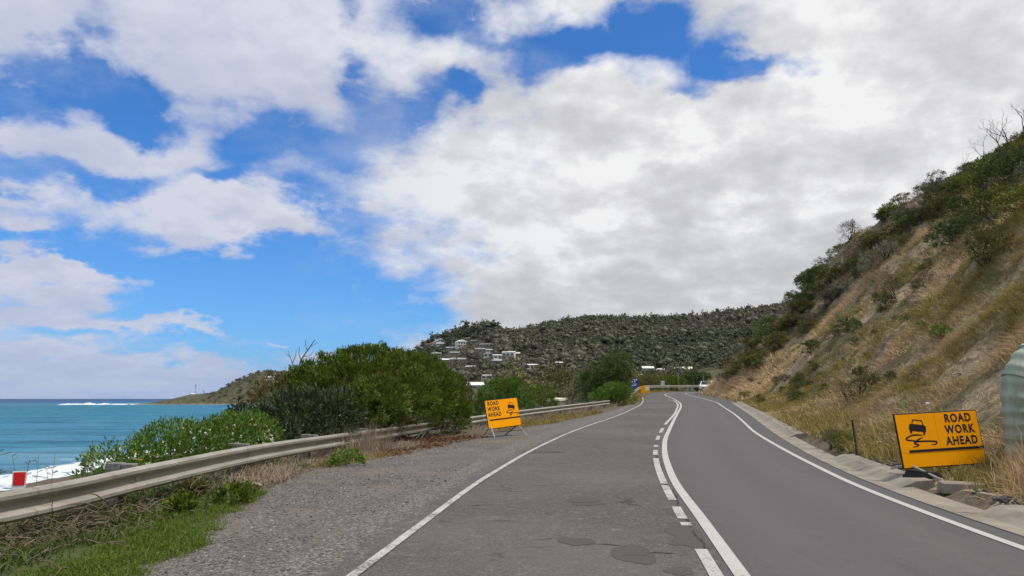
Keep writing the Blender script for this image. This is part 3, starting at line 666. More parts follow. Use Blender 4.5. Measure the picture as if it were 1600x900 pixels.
wave([(-60,62),(-62,80),(-64,98),(-66,118),(-68,142)], .30, 1.9, 3, 'long white breaking wave rolling onto the beach beyond the guard rail')
wave([(-745,1228),(-700,1236),(-640,1244)], 2.2, 7, 9, 'white wave breaking off the tip of the rocky point')
# far land: bay shore, headland, town hill, forested ridge
ra = np.concatenate([np.linspace(100, 520, 60), np.linspace(528, 1240, 75), np.linspace(1250, 1800, 50), np.geomspace(1830, 2700, 8)]); ta = np.radians(np.linspace(-35, 40, 440))
Rr, Tt = np.meshgrid(ra, ta); X = Rr*np.sin(Tt); Y = Rr*np.cos(Tt); Z = far_z(X, Y); n, m = Rr.shape
i = np.arange(n*m).reshape(n, m); F_ = np.stack([i[:-1, :-1], i[1:, :-1], i[1:, 1:], i[:-1, 1:]], -1).reshape(-1, 4)
zc = Z.ravel(); F_ = F_[(zc[F_] > SEA-2.5).any(1)]
V, F_, _ = compact(np.stack([X.ravel(), Y.ravel(), zc], 1), F_)
o = obj('hills', mesh_np('hills', V, [F_], smooth=True), M['far_land']); tag(o, kind='structure')

# cracks and the broken seam between the two lanes
mat('crack_dark', lambda g: g.mix(g.noise(g.pos(), 20, 3), (.018, .017, .016), (.05, .047, .045)), .95)
def crack(pts, w, seed, name='crack', dz=.0135):
    r = np.random.default_rng(seed); P = crom(pts, .05); P = P+np.cumsum(r.normal(size=P.shape), 0)*.006; N = normals(P); ww = (w*r.uniform(.25, 1.2, len(P))*np.minimum(1, np.minimum(np.arange(len(P)), np.arange(len(P))[::-1])/4+.15))[:, None]/2
    V, F_ = ribbon([zroad(P-N*ww, dz), zroad(P+N*ww, dz)]); obj(name, mesh_np(name, V, [F_]), M['crack_dark'], road)
rc = np.random.default_rng(300)
for k in range(26):
    y0 = rc.uniform(6.8, 24); f = rc.uniform(.08, .75); xl, xc = np.interp(y0, lL[:, 1], lL[:, 0]), np.interp(y0, lC[:, 1], lC[:, 0]); x0 = xl+(xc-xl)*f; L = rc.uniform(.08, .42)
    crack([(x0, y0), (x0+L*.4, y0+rc.normal()*.06), (x0+L, y0+rc.normal()*.12)], rc.uniform(.006, .016)*(1+y0/30), 310+k)
for k, (a, b) in enumerate([(6.2, 7.3), (7.2, 8.2), (8.3, 9.6), (9.8, 11.4), (11.6, 13.2), (14, 17)]):
    yy = np.linspace(a, b, 5); crack([(float(np.interp(y, lC[:, 1], lC[:, 0]))-.17+rc.normal()*.015, y) for y in yy], .035, 340+k)
for k, (x, y) in enumerate([(.95, 6.9), (1.2, 7.0), (.7, 7.4)]): crack([(x, y), (x+.12, y+.10), (x+.30, y+.05), (x+.42, y-.05)], .022, 350+k)

# ---------------------------------------------------------------- guard rails
WPROF = [(-.156,.018),(-.140,.060),(-.118,.082),(-.082,.082),(-.056,.050),(-.030,.008),(0,.0),(.030,.008),(.056,.050),(.082,.082),(.118,.082),(.140,.060),(.156,.018)]
def guard_rail(path, label, n_sec, post_every=1, first_post=.5, post_h=.04, off_road=0.):
    P3 = crom(path, .25); L = np.concatenate([[0], np.cumsum(np.linalg.norm(np.diff(P3, axis=0), axis=1))])
    at = lambda s: np.array([np.interp(s, L, P3[:, k]) for k in range(3)])
    p0 = at(0); root = thing('guard_rail', label, 'guard rail', (p0[0], p0[1], zn(p0[0], p0[1])), group='steel guard rails along the road')
    o0 = np.array(root.location); seg = L[-1]/n_sec
    for q in range(n_sec):
        ss = np.linspace(q*seg+.002, (q+1)*seg+.10, 9) if q < n_sec-1 else np.linspace(q*seg, L[-1], 9)
        V = []; Fc = []; n = len(WPROF)*2
        sag = .006*random.uniform(-1, 1)
        for k, s in enumerate(ss):
            c = at(s); d = at(min(s+.1, L[-1]))-at(max(s-.1, 0)); d /= np.linalg.norm(d); nn = np.array([d[1], -d[0], 0])
            push = .004*(k == 8 and q < n_sec-1)
            for (v, u) in WPROF: V.append(c-o0+nn*(u+push)+np.array([0, 0, v+sag]))
            for (v, u) in reversed(WPROF): V.append(c-o0+nn*(u+push-.005)+np.array([0, 0, v+sag]))
        for k in range(8):
            for e in range(n): Fc.append((k*n+e, (k+1)*n+e, (k+1)*n+(e+1) % n, k*n+(e+1) % n))
        obj('rail_section', MB().add(V, Fc), M['galvanised'], root)
        for k, s in enumerate((q*seg+first_post*seg,)):
            if q % post_every: continue
            c = at(s); d = at(min(s+.1, L[-1]))-at(max(s-.1, 0)); d /= np.linalg.norm(d); nn = np.array([d[1], -d[0], 0]); ang = math.atan2(d[1], d[0])
            gz = zn(c[0]-nn[0]*.1, c[1]-nn[1]*.1); top = c[2]+.16+post_h; rot = Matrix.Rotation(ang, 3, 'Z')
            pc = c-nn*.27-o0; obj('post', MB().box((pc[0], pc[1], (gz-.3+top)/2-o0[2]), (.15, .19, top-gz+.3), rot).mesh('post', .008), M['post_grey'], root)
            bc = c-nn*.09-o0; obj('spacer_block', MB().box((bc[0], bc[1], c[2]-o0[2]+.02), (.14, .16, .34), rot).mesh('spacer_block', .008), M['post_grey'], root)
            b = MB()
            hb = c+nn*.004-o0; b.tube([hb-nn*.01, hb+nn*.016, hb+nn*.022], [.022, .022, .010], 8); obj('bolt', b, M['sign_steel'], root)
        if q and q < 8:
            c = at(q*seg+.05); d = at(q*seg+.15)-at(q*seg-.05); d /= np.linalg.norm(d); nn = np.array([d[1], -d[0], 0])
            for du in (-.05, .05):
                for dv in (-.10, .10):
                    hb = c+nn*.084+d*du-o0+np.array([0, 0, dv]); obj('bolt', MB().tube([hb-nn*.01, hb+nn*.012, hb+nn*.016], [.014, .014, .008], 6), M['sign_steel'], root)
    return root
guard_rail(RAIL, 'long weathered steel guard rail along the gravel shoulder, overgrown by the big coastal bush', 15, first_post=.795)
guard_rail(RAIL2, 'far steel guard rail curving round the outside of the bend', 18, post_every=2)
# ---------------------------------------------------------------- lettering
def lettering(body, size, m, parent, loc, bold=.0, name='lettering', sx=1.):
    cu = bpy.data.curves.new('lettering', 'FONT'); cu.body = body; cu.size = size; cu.align_x = 'CENTER'; cu.align_y = 'CENTER'; cu.offset = bold; cu.extrude = .0008; cu.resolution_u = 4
    cu.space_character = 1.18
    t = bpy.data.objects.new('lettering', cu); COL.objects.link(t); dg = bpy.context.evaluated_depsgraph_get()
    me = bpy.data.meshes.new_from_object(t.evaluated_get(dg)); bpy.data.objects.remove(t); bpy.data.curves.remove(cu)
    me.materials.clear(); o = obj(name, me, m, parent, loc, (R(90), 0, 0)); o.scale = (sx, 1, 1); return o
# ---------------------------------------------------------------- road work signs
def stroke(b, pts, w, y, mi=0):
    """a flat brush stroke in the x,z plane"""
    P = crom([(p[0], p[1]) for p in pts], .012); N = normals(P); wd = np.interp(np.linspace(0, 1, len(P)), [0, .12, .85, 1], [.45, 1, 1, .4])[:, None]*w/2
    A = P+N*wd; B = P-N*wd; n = len(P)
    V = [(p[0], y, p[1]) for p in A]+[(p[0], y, p[1]) for p in B]
    b.add(V, [(i, i+1, n+i+1, n+i) for i in range(n-1)], mi)
def road_sign(label, loc, yaw, roll, lean, symbol_left, z0, W=1.46, Hh=.93):
    root = thing('road_work_sign', label, 'road sign', loc, (0, 0, yaw), group='folding road work signs')
    tilt = Matrix.Translation((0, 0, z0)) @ Matrix.Rotation(-roll, 4, 'Y') @ Matrix.Rotation(-lean, 4, 'X')
    def put(o): o.matrix_basis = tilt @ Matrix.LocRotScale(o.location, o.rotation_euler, o.scale); return o
    hw = W/2; zl = Hh*.285                                       # seam between lower blank plate and the pair above
    b = MB(); fr = .018
    b.box((0, .012, Hh/2), (W, .022, Hh)); put(obj('backing_frame', b.mesh('backing_frame', .004), M['sign_black'], root))
    seam = -hw+W*.48 if symbol_left else hw-W*.48
    def plate(name, x0, x1, za, zb):
        b = MB().box(((x0+x1)/2, -.004, (za+zb)/2), (x1-x0, .006, zb-za)); return put(obj(name, b, M['sign_yellow'], root))
    plate('blank_plate', -hw+fr, hw-fr, fr, zl)
    plate('symbol_plate', *((-hw+fr, seam-.002) if symbol_left else (seam+.002, hw-fr)), zl+.004, Hh-fr)
    plate('word_plate', *((seam+.002, hw-fr) if symbol_left else (-hw+fr, seam-.002)), zl+.004, Hh-fr)
    x0 = -hw+.16 if symbol_left else -hw+.10
    put(obj('black_bar', MB().box(((x0+hw-.01)/2, -.010, zl+.022), (hw-.01-x0, .012, .038)), M['sign_black'], root))
    cx = (seam+hw)/2 if symbol_left else (-hw+seam)/2
    cx += .02 if symbol_left else -.02
    for k, wd in enumerate(('ROAD', 'WORK', 'AHEAD')):
        put(lettering(wd, .186, M['sign_black'], root, (cx, -.009, Hh-.125-k*.183), bold=.006, sx=.82))
    sx = (-hw+seam)/2 if symbol_left else (seam+hw)/2; zc = zl+.435
    # skidding car seen from behind, tilted
    b = MB(); A = R(-9)
    def rt(p): p = (p[0]*.82, p[1]*.92); return (sx+.02+p[0]*math.cos(A)-p[1]*math.sin(A), zl+.385+p[0]*math.sin(A)+p[1]*math.cos(A))
    body = [(-.185,-.03),(-.175,.055),(-.12,.068),(.12,.068),(.175,.055),(.185,-.03),(.165,-.06),(-.165,-.06)]
    def poly(pts, y): 
        V = [(rt(p)[0], y, rt(p)[1]) for p in pts]; b.add(V, [tuple(range(len(V)))])
    poly(body, -.0085); poly([(-.165,-.06),(-.115,-.06),(-.118,-.105),(-.158,-.105)], -.0087); poly([(.115,-.06),(.165,-.06),(.158,-.105),(.118,-.105)], -.0087)
    for seg in ([(-.125,.068),(-.105,.068),(-.085,.145),(-.105,.150)], [(.105,.068),(.125,.068),(.105,.150),(.085,.145)], [(-.105,.150),(.105,.150),(.10,.130),(-.10,.130)]): poly(seg, -.0088)
    put(obj('skidding_car_symbol', b, M['sign_black'], root))
    b = MB()
    stroke(b, [(sx+a, zl+c) for a, c in [(.096,.268),(-.072,.278),(-.20,.240),(-.205,.208),(-.10,.188),(-.045,.175),(-.085,.146),(-.015,.112),(-.12,.082)]], .026, -.0085)
    stroke(b, [(sx+a, zl+c) for a, c in [(.084,.238),(-.06,.172),(.03,.172),(.20,.166),(.31,.148),(.28,.112),(.215,.106)]], .026, -.0090)
    put(obj('skid_mark_symbol', b, M['sign_black'], root))
    return root, tilt
def leg(root, pts, r, m='sign_steel', name='leg'): obj(name, MB().tube(pts, r, 6), M[m], root)
# right hand sign, behind the kerb
sx_, sy_ = 7.10, 12.35; sz_ = zn(sx_, sy_)
rs, tl = road_sign('yellow road work sign with the skidding car beside the kerb below the dry hillside', (sx_, sy_, sz_), R(6), R(3.0), R(6), True, .14, 1.48, .89)
hw = .73
leg(rs, [(-.60,-.02,.16),(-.46,-.55,-.02),(-.30,-.98,-.12)], .017); leg(rs, [(.60,.05,.2),(.66,.5,.02)], .017); leg(rs, [(-.55,.05,.2),(-.60,.55,.06)], .017)
b = MB()
b.tube([(-.62,-.16,.045),(-.16,-.05,.045)], .001, 6)
b = MB(); r_ = random.Random(4)
for k in range(3):
    pts = [(math.cos(t)*(.31-.03*k), math.sin(t)*(.21-.02*k), 0) for t in np.linspace(0, 6.283, 21)[:-1]]
    z = -.02+.042*k; n = 20
    V = [(p[0], p[1], z) for p in pts]+[(p[0]*.985, p[1]*.985, z+.040) for p in pts]
    b.add(V, [tuple(range(n-1, -1, -1)), tuple(range(n, 2*n))]+[(i, (i+1) % n, n+(i+1) % n, n+i) for i in range(n)])
o = obj('rubber_weight', b, M['black_rubber'], None, (6.62, 12.15, zn(6.62, 12.15)+.01), (0, R(4), R(-12)))
tag(o, 'flat black rubber weight lying under the corner of the sign by the kerb', 'sign weight')
# left hand sign, on the gravel shoulder
lx, ly = -.22, 24.9; lz = zn(lx, ly)
ls, tl = road_sign('yellow road work sign with its words first, standing in front of the guard rail', (lx, ly, lz), R(40), R(4.5), R(10), False, .30, 1.42, .95)
leg(ls, [(-.62,0,.34),(-.64,-.22,.0)], .018); leg(ls, [(-.60,.05,.34),(-.60,.42,.02)], .018); leg(ls, [(.60,0,.34),(.70,-.30,.0)], .018); leg(ls, [(.56,.05,.36),(.36,.45,.02)], .018, 'sign_black')
leg(ls, [(-.63,-.12,.16),(.66,-.14,.2)], .012, 'sign_black', 'cross_bar')
# ---------------------------------------------------------------- reflector plate on the rail, blue / white / yellow signs at the bend
p = at_plane(29, 762, 7.95); rr = thing('reflector_marker', 'white marker plate with red reflector clipped on top of the guard rail', 'road marker', (p.x, p.y, p.z-.03), (0, 0, R(24)))
obj('marker_plate', MB().prism([(-.062,0),(.062,0),(.066,.20),(-.066,.20)], -.006, .006).mesh('marker_plate', .002), M['white_plastic'], rr)
obj('red_reflector', MB().prism([(-.050,.055),(.050,.055),(.053,.188),(-.053,.188)], -.011, -.007), M['reflector_red'], rr)
obj('clip', MB().box((0, .03, -.02), (.05, .05, .07)), M['sign_steel'], rr)
p2 = at_plane(991, 598, 82); gz = zn(p2.x, p2.y)
bs = thing('information_sign', 'blue information sign on two posts by the green bush before the bend', 'road sign', (p2.x, p2.y, gz), (0, 0, R(-8)))
zc = p2.z-gz
obj('sign_panel', MB().box((0, 0, zc), (.82, .02, 1.02)).mesh('sign_panel', .005), M['sign_blue'], bs)
for q in (-.25, .25): obj('post', MB().tube([(q, .04, -.3), (q, .04, zc+.4)], .03, 8), M['sign_steel'], bs)
b = MB()
for (x, z, w, h) in [(-.2,.34,.16,.14),(.02,.34,.16,.14),(.24,.34,.16,.14),(-.2,.12,.16,.14),(.05,.12,.14,.14),(0,-.16,.60,.07),(-.05,-.32,.46,.07)]: b.box((x, -.013, zc+z), (w, .004, h))
obj('white_symbols', b, M['sign_white'], bs)
p3 = at_plane(1008, 609, 88); gz = zn(p3.x, p3.y); p3.z = max(p3.z, gz+.55)
ys = thing('roadwork_panel', 'small orange and white roadwork panel standing before the far guard rail', 'road sign', (p3.x, p3.y, gz), (0, 0, R(-6)))
zc = p3.z-gz
obj('sign_panel', MB().box((0, 0, zc), (1.05, .03, .85)).mesh('sign_panel', .005), M['sign_yellow'], ys)
obj('white_plate', MB().box((.25, -.02, zc+.12), (.45, .006, .42)), M['sign_white'], ys)
for q in (-.42, .42): obj('leg', MB().tube([(q, .02, -.1), (q*.9, .02, zc-.3)], .02, 6), M['sign_steel'], ys)
p4 = at_plane(1035.5, 599, 97); gz = zn(p4.x, p4.y)
ws = thing('speed_sign', 'small white sign on a single post beyond the bend', 'road sign', (p4.x, p4.y, gz), (0, 0, R(-10)))
zc = p4.z-gz
obj('sign_panel', MB().box((0, 0, zc), (.45, .02, .60)).mesh('sign_panel', .005), M['sign_white'], ws)
obj('post', MB().tube([(0, .04, -.3), (0, .04, zc+.2)], .03, 8), M['sign_steel'], ws)
b = MB(); ring = [(math.cos(t), math.sin(t)) for t in np.linspace(0, 6.283, 25)]
b.add([(.16*c, -.012, zc+.04+.16*s) for c, s in ring]+[(.12*c, -.012, zc+.04+.12*s) for c, s in ring], [(i, i+1, 25+i+1, 25+i) for i in range(24)]); obj('ring_symbol', b, M['sign_black'], ws)
# ---------------------------------------------------------------- white car coming round the bend
def make_car(loc, yaw):
    r = thing('white_car', 'white car coming round the bend beside the dry grass', 'car', loc, (0, 0, yaw))
    side = [(-2.1,.30),(-2.15,.62),(-2.05,.80),(-1.25,.92),(-.55,1.42),(.9,1.47),(1.75,1.05),(2.1,.95),(2.15,.55),(2.1,.30)]
    b = MB(); V = []; n = len(side)
    for k, (yy, sc) in enumerate(((-.86,.0),(-.80,1),(.80,1),(.86,.0))):
        for (x, z) in side:
            inn = .10 if (k in (0, 3)) else 0
            tz = (z-.92)*.28 if z > .92 else 0
            V.append((x*(1-.02*(k in (0, 3))), yy-(tz if yy > 0 else -tz), z-(.03 if k in (0, 3) and z > .5 else 0)))
    Fc = [tuple(range(n)), tuple(range(4*n-1, 3*n-1, -1))]+[(k*n+i, k*n+(i+1) % n, (k+1)*n+(i+1) % n, (k+1)*n+i) for k in range(3) for i in range(n)]
    obj('body', b.add(V, Fc).mesh('body', .02, True), M['car_white'], r)
    obj('windscreen', MB().add([(-1.22,-.70,.945),(-1.22,.70,.945),(-.60,.60,1.40),(-.60,-.60,1.40)], [(0,1,2,3)]), M['car_glass'], r, (-.015, 0, .012))
    for s in (-1, 1):
        obj('side_window', MB().add([(-1.0,s*.862,.97),(-.5,s*.745,1.36),(.85,s*.735,1.40),(1.45,s*.85,1.05)], [(0,1,2,3)]), M['car_glass'], r, (0, s*.012, 0))
        obj('headlight', MB().box((-2.07, s*.62, .72), (.10, .30, .13)).mesh('headlight', .02), M['lamp_clear'], r)
        for x in (-1.35, 1.35):
            w = obj('wheel', MB().tube([(x, s*.66, .32), (x, s*.87, .32)], .32, 18), M['tyre'], r); obj('rim', MB().tube([(x, s*.865, .32), (x, s*.885, .32)], .20, 12), M['sign_steel'], w)
    obj('grille', MB().box((-2.15, 0, .52), (.03, .9, .16)), M['car_glass'], r)
    return r
pc = at_plane(1091, 606, 108); make_car((27.15, 103.4, float(grade(103.2))+.02), R(70))
# ---------------------------------------------------------------- ribbed pipe running down the hillside
base = Vector((8.05, 11.85, zn(8.05, 11.85)-.25)); d = Vector((1.0, .10, .80)).normalized()
zt = 1.80; path = [base, Vector((8.05, 11.85, zt-.22))]
for t in np.linspace(.15, 1, 6):
    a = Vector((0, 0, 1)).lerp(d, t).normalized(); path.append(path[-1]+a*.13)
e_ = path[-1].copy(); g0_ = e_.z-zn(e_.x, e_.y)
for k in np.arange(.5, 9.1, .5):
    q = e_+Vector((d.x, d.y, 0))*float(k)*1.1; path.append(Vector((q.x, q.y, zn(q.x, q.y)+.26+max(0, g0_-.26)*math.exp(-float(k)/1.6))))
pp = crom([tuple(p) for p in path], .12)
for _ in range(6): pp[1:-1] = (pp[:-2]+2*pp[1:-1]+pp[2:])/4
pp = crom(pp, .03); b = MB()
rad = [.222+.024*(.5+.5*math.sin(k*1.05))**1.5 for k in range(len(pp))]
pr = thing('drain_pipe', 'thick pale green ribbed drain pipe running down the slope behind the sign', 'pipe', tuple(base))
obj('pipe', MB().tube([Vector(p)-base for p in pp], rad, 24, ref=(0, 1, 0)).mesh('pipe', 0, True), M['pipe_green'], pr)
for k in (14, 40, 54, 80):
    if k+1 < len(pp): 
        q = Vector(pp[k])-base; e = Vector(pp[k+1])-base; dd = (e-q).normalized()
        obj('pipe_band', MB().tube([q-dd*.035, q+dd*.035], .258, 24, ref=(0, 1, 0)).mesh('pipe_band'), M['pipe_green'], pr)
# small things by the kerb
def stone(name, label, cat, loc, size, m, seed, group=None):
    r = random.Random(seed); bm = bmesh.new(); bmesh.ops.create_icosphere(bm, subdivisions=2, radius=1)
    for v in bm.verts:
        k = 1+.28*math.sin(v.co.x*3.1+r.random()*.4+seed)*math.cos(v.co.y*2.7+seed)+r.uniform(-.08, .08); v.co = Vector((v.co.x*size[0]*k, v.co.y*size[1]*k, v.co.z*size[2]*k))
    me = bpy.data.meshes.new(name); bm.to_mesh(me); bm.free(); o = obj(name, me, m, None, loc, (0, 0, r.uniform(0, 6))); return tag(o, label, cat, group)
mat('stone_pale', lambda g: g.mix(g.noise(g.pos(), 14, 4), (.30, .275, .24), (.50, .47, .43)), .9)
mat('stone_dark', lambda g: g.mix(g.noise(g.pos(), 9, 4), (.035, .031, .028), (.15, .135, .12)), .9)
h = at_near(1340, 718); b = MB().tube([(0, 0, -.2), (-.02, 0, .4), (-.05, .02, .82)], [.026, .024, .020], 7); o = obj('wooden_stake', b, M['bark_dark'], None, (h[0], h[1], h[2])); tag(o, 'thin dark wooden stake standing in the dry grass behind the kerb', 'stake')
ix, iy = 6.35, 10.7; b = MB().box((0, 0, .0), (.80, .34, .16), None, 0, .94)
o = obj('drain_slab', b.mesh('drain_slab', .015), M['concrete'], None, (6.62, 10.95, zn(6.62, 10.95)-.02), (0, 0, R(74-90))); tag(o, 'rough concrete slab lying over the drain in the kerb gap', 'concrete slab')
for k, (px, py, s, lab) in enumerate([(1237,609,.10,'small white stone low on the dry hillside above the kerb'),(1450,633,.07,'small pale stone just above the top edge of the nearer road work sign'),(1411,537,.06,'tiny white stone beside the bright green shrub on the slope')]):
    h = at_near(px, py); stone('white_stone', lab, 'stone', (h[0], h[1], h[2]+.03), (s, s*.7, s*.6), M['white_plastic'], 30+k)
h = at_near(1497, 588); o = obj('pale_stick', MB().tube([(-.14,0,.02),(0,.02,.07),(.15,.0,.05)], [.02,.026,.016], 6), M['twig_pale'], None, (h[0], h[1], h[2]+.02)); tag(o, 'short pale broken stick lying on the dry slope near the pipe', 'stick')
h = at_near(396, 763); o = obj('pale_stick', MB().tube([(-.12,0,.02),(0,.02,.05),(.13,.0,.02)], [.02,.03,.016], 6), M['twig_pale'], None, (h[0], h[1], h[2]+.02)); tag(o, 'short pale broken stick at the edge of the gravel shoulder', 'stick')

# ---------------------------------------------------------------- vegetation
def unit(n, rng):
    v = rng.normal(size=(n, 3)); return v/np.linalg.norm(v, axis=1)[:, None]
def leaves_np(P, D, L, W, rng, fold=.25):
    """diamond leaves: P base points, D directions"""
    n = len(P); D = D/(np.linalg.norm(D, axis=1)[:, None]+1e-9)
    S = np.cross(D, unit(n, rng)); S /= np.linalg.norm(S, axis=1)[:, None]+1e-9; U = np.cross(S, D)
    L = (np.asarray(L)*np.ones(n))[:, None]; W = (np.asarray(W)*np.ones(n))[:, None]
    a = P; b = P+D*L*.5+S*W*.5+U*W*fold; c = P+D*L; d = P+D*L*.5-S*W*.5+U*W*fold
    V = np.stack([a, b, c, d], 1).reshape(-1, 3); F_ = np.arange(4*n).reshape(n, 4)
    return V, F_
def crown_np(lobes, n_clump, per, cr, L, W, rng, up=.35, out=.7, inner=.15, droop=0., wild=.7, rad=.085):
    """lobes: (x,y,z,rx,ry,rz). Clumps of leaves spread over and through the lobes"""
    lb = np.array(lobes, float); a = (lb[:, 3]*lb[:, 4]+lb[:, 4]*lb[:, 5]+lb[:, 3]*lb[:, 5]); pick = rng.choice(len(lb), n_clump, p=a/a.sum())
    u = unit(n_clump, rng); u[:, 2] = np.where((u[:, 2] < -.35) & (rng.random(n_clump) < .6), -u[:, 2], u[:, 2])
    rr = np.where(rng.random(n_clump) < inner, rng.uniform(.3, .8, n_clump), rng.normal(.95, rad, n_clump))
    C = lb[pick, :3]+u*lb[pick, 3:]*rr[:, None]
    cl = rng.random(n_clump)
    size = cr*rng.uniform(.6, 1.35, n_clump)
    P = np.repeat(C, per, 0)+unit(n_clump*per, rng)*np.cbrt(rng.random(n_clump*per))[:, None]*np.repeat(size, per)[:, None]*np.array([1, 1, .8])
    D = np.repeat(u, per, 0)*out+np.array([0, 0, up-droop])+unit(n_clump*per, rng)*wild
    V, F_ = leaves_np(P, D, L*rng.uniform(.6, 1.3, len(P)), W*rng.uniform(.7, 1.2, len(P)), rng)
    rnd = np.clip(np.repeat(cl, per)*.6+rng.random(len(P))*.4, 0, 1)
    return V, F_, np.repeat(rnd, 4), C
def branch_tubes(b, p, d, L, r, depth, rng, spread=.6, lift=.15, kids=(2, 3), n=5):
    pts = [Vector(p)]; dd = Vector(d).normalized(); k = 4
    for i in range(k):
        dd = (dd+Vector(rng.normal(size=3))*.12+Vector((0, 0, lift*.2))).normalized(); pts.append(pts[-1]+dd*(L/k))
    b.tube(pts, [r*(1-.45*i/k) for i in range(k+1)], n, cap=False)
    if depth <= 0: return
    for q in range(rng.integers(kids[0], kids[1]+1)):
        i = rng.integers(2, k+1); v = (dd+Vector(rng.normal(size=3))*spread+Vector((0, 0, lift))).normalized()
        branch_tubes(b, pts[i], v, L*rng.uniform(.55, .8), r*.55, depth-1, rng, spread, lift, kids, n)
def stems_to(b, base, C, rng, r=.05, k=10, n=6):
    for q in rng.choice(len(C), min(k, len(C)), replace=False):
        e = Vector(C[q]); s = Vector(base)+Vector((rng.normal()*r*2.5, rng.normal()*r*2.5, 0)); m = s.lerp(e, .5)+Vector((rng.normal()*.15, rng.normal()*.15, .1))
        b.tube([s, s.lerp(m, .5)+Vector((0, 0, .08)), m, m.lerp(e, .5), e], [r, r*.85, r*.6, r*.4, r*.15], n, cap=False)
def plant_mesh(name, V, F_, rnd): return mesh_np(name, V, [F_], dict(rnd=rnd))
def shrub(name, label, cat, loc, lobes, n_clump, per, cr, L, W, m, seed, stem='bark_dark', stem_r=.05, k_stem=10, group=None, crown='foliage', **kw):
    rng = np.random.default_rng(seed); root = thing(name, label, cat, loc, group=group)
    V, F_, rnd, C = crown_np(lobes, n_clump, per, cr, L, W, rng, **kw)
    obj(crown, plant_mesh(crown, V, F_, rnd), M[m], root)
    b = MB(); stems_to(b, (0, 0, -.2), C, rng, stem_r, k_stem); obj('trunk', b.mesh('trunk'), M[stem], root)
    return root
def ground_loc(x, y, dz=0): return (x, y, zn(x, y)+dz)


foliage('leaf_cream', [(.1, (.09, .085, .05)), (.5, (.24, .22, .15)), (.9, (.42, .39, .29))])
# --- bushes on the sea side
bz = zn(-3.6, 24)
shrub('coastal_bush', 'big dense dark green coastal bush swallowing the guard rail', 'bush', (-4.6, 24.0, bz),
    [(.0,.3,1.6,1.75,2.1,1.5),(-1.2,-.5,1.25,1.55,1.8,1.45),(-2.0,-1.0,.85,1.2,1.5,1.3),(1.15,3.0,1.55,1.4,2.2,1.45),(1.95,5.3,1.15,.95,1.7,1.3),(-.45,-1.3,.75,1.1,1.6,.95),(-1.2,-2.2,.4,1.2,1.3,.9),
     (1.35,2.2,1.25,.95,2.2,.75),(-2.3,-2.0,.1,1.2,1.3,1.1),(2.3,5.2,.6,.7,1.5,.85),(.7,1.8,1.95,1.1,1.4,1.1),(-.5,.2,1.95,1.2,1.3,1.05),(.75,-2.6,1.35,.9,1.5,.62),(1.3,-.4,1.5,.9,1.7,.75)],
    3400, 30, .15, .115, .036, 'leaf_green', 5, k_stem=30, stem_r=.06, inner=.10, up=.55, wild=.55, rad=.05)
big = [o for o in COL.objects if o.name == 'coastal_bush'][0]; rgb_ = np.random.default_rng(55)
for lob, n in (([(2.35,6.1,1.35,.65,1.0,.85)], 200), ([(-2.5,-1.6,1.0,.9,1.1,1.1)], 170), ([(.4,-1.0,1.3,1.3,2.0,1.0)], 110)):
    V, F_, rnd, C = crown_np(lob, n, 18, .12, .11, .034, rgb_, up=.5, rad=.10); obj('withered_foliage', plant_mesh('withered_foliage', V, F_, rnd), M['leaf_tan'], big)
b = MB()
for k in range(34):
    y = rgb_.uniform(-4.4, 4.6); x = float(np.interp(24+y, [19.5, 31], [-4.05, -2.27]))+4.6+rgb_.uniform(-.35, .30); z = zn(x-4.6, 24+y)-bz; L = rgb_.uniform(.35, .9); a = rgb_.uniform(0, 6.28); r = rgb_.uniform(.007, .016)
    p = Vector((x, y, z)); q = p+Vector((math.cos(a)*L*.5, math.sin(a)*L*.5, L*rgb_.uniform(.35, .9))); m_ = p.lerp(q, .5)+Vector((rgb_.normal()*.12, rgb_.normal()*.12, .08)); b.tube([p, m_, q], [r, r*.8, r*.4], 5, cap=False)
obj('dead_branch', b.mesh('dead_branch'), M['twig_pale'], big)
shrub('coarse_bush', 'dark coarse leaved bush between the flowering shrub and the big coastal bush', 'bush', (-6.0, 17.5, zn(-5.3, 17.5)),
    [(0,0,.35,.95,.9,.85),(.75,.5,.65,.8,.9,.85),(-.75,-.5,.05,.8,.8,.8),(1.2,1.6,.7,.8,.9,.95),(.3,-1.0,.0,.8,.8,.6)], 330, 22, .20, .15, .050, 'leaf_coarse', 6, k_stem=16, up=.5)
fr = shrub('flowering_shrub', 'bright green low shrub dotted with white flowers behind the guard rail', 'shrub', (-5.75, 12.9, zn(-5.2, 12.9)),
    [(0,0,.32,.75,.9,.62),(.45,1.4,.45,.65,.9,.62),(-.35,-1.0,.10,.65,.75,.55),(.35,2.6,.4,.6,.8,.6),(.0,-.3,-.3,.9,1.4,.6),(.2,.6,.1,.85,1.3,.7),(-.2,-.9,-.25,.8,.9,.6)], 1150, 22, .13, .075, .026, 'leaf_bright', 7, k_stem=14, up=.5, rad=.05)
rng = np.random.default_rng(8)
def flowers(root, lobes, n, m, r, name):
    lb = np.array(lobes); pick = rng.choice(len(lb), n); u = unit(n, rng); u[:, 2] = abs(u[:, 2])*.9; u[:, 0] = np.where(rng.random(n) < .6, abs(u[:, 0]), u[:, 0])
    C = lb[pick, :3]+u*lb[pick, 3:]*1.05; k = 6; P = np.repeat(C, k, 0); D = unit(n*k, rng)*.8+np.repeat(u, k, 0)*.6
    V, F_ = leaves_np(P, D, r, r*.7, rng); return obj(name, plant_mesh(name, V, F_, np.repeat(rng.random(len(P)), 4)), M[m], root)
FL = [(0,0,.32,.75,.9,.62),(.45,1.4,.45,.65,.9,.62),(-.35,-1.0,.10,.65,.75,.55)]
o = flowers(fr, FL, 110, 'petal_white', .04, 'flower_heads'); o = flowers(fr, FL, 14, 'petal_yellow', .045, 'flower_heads')
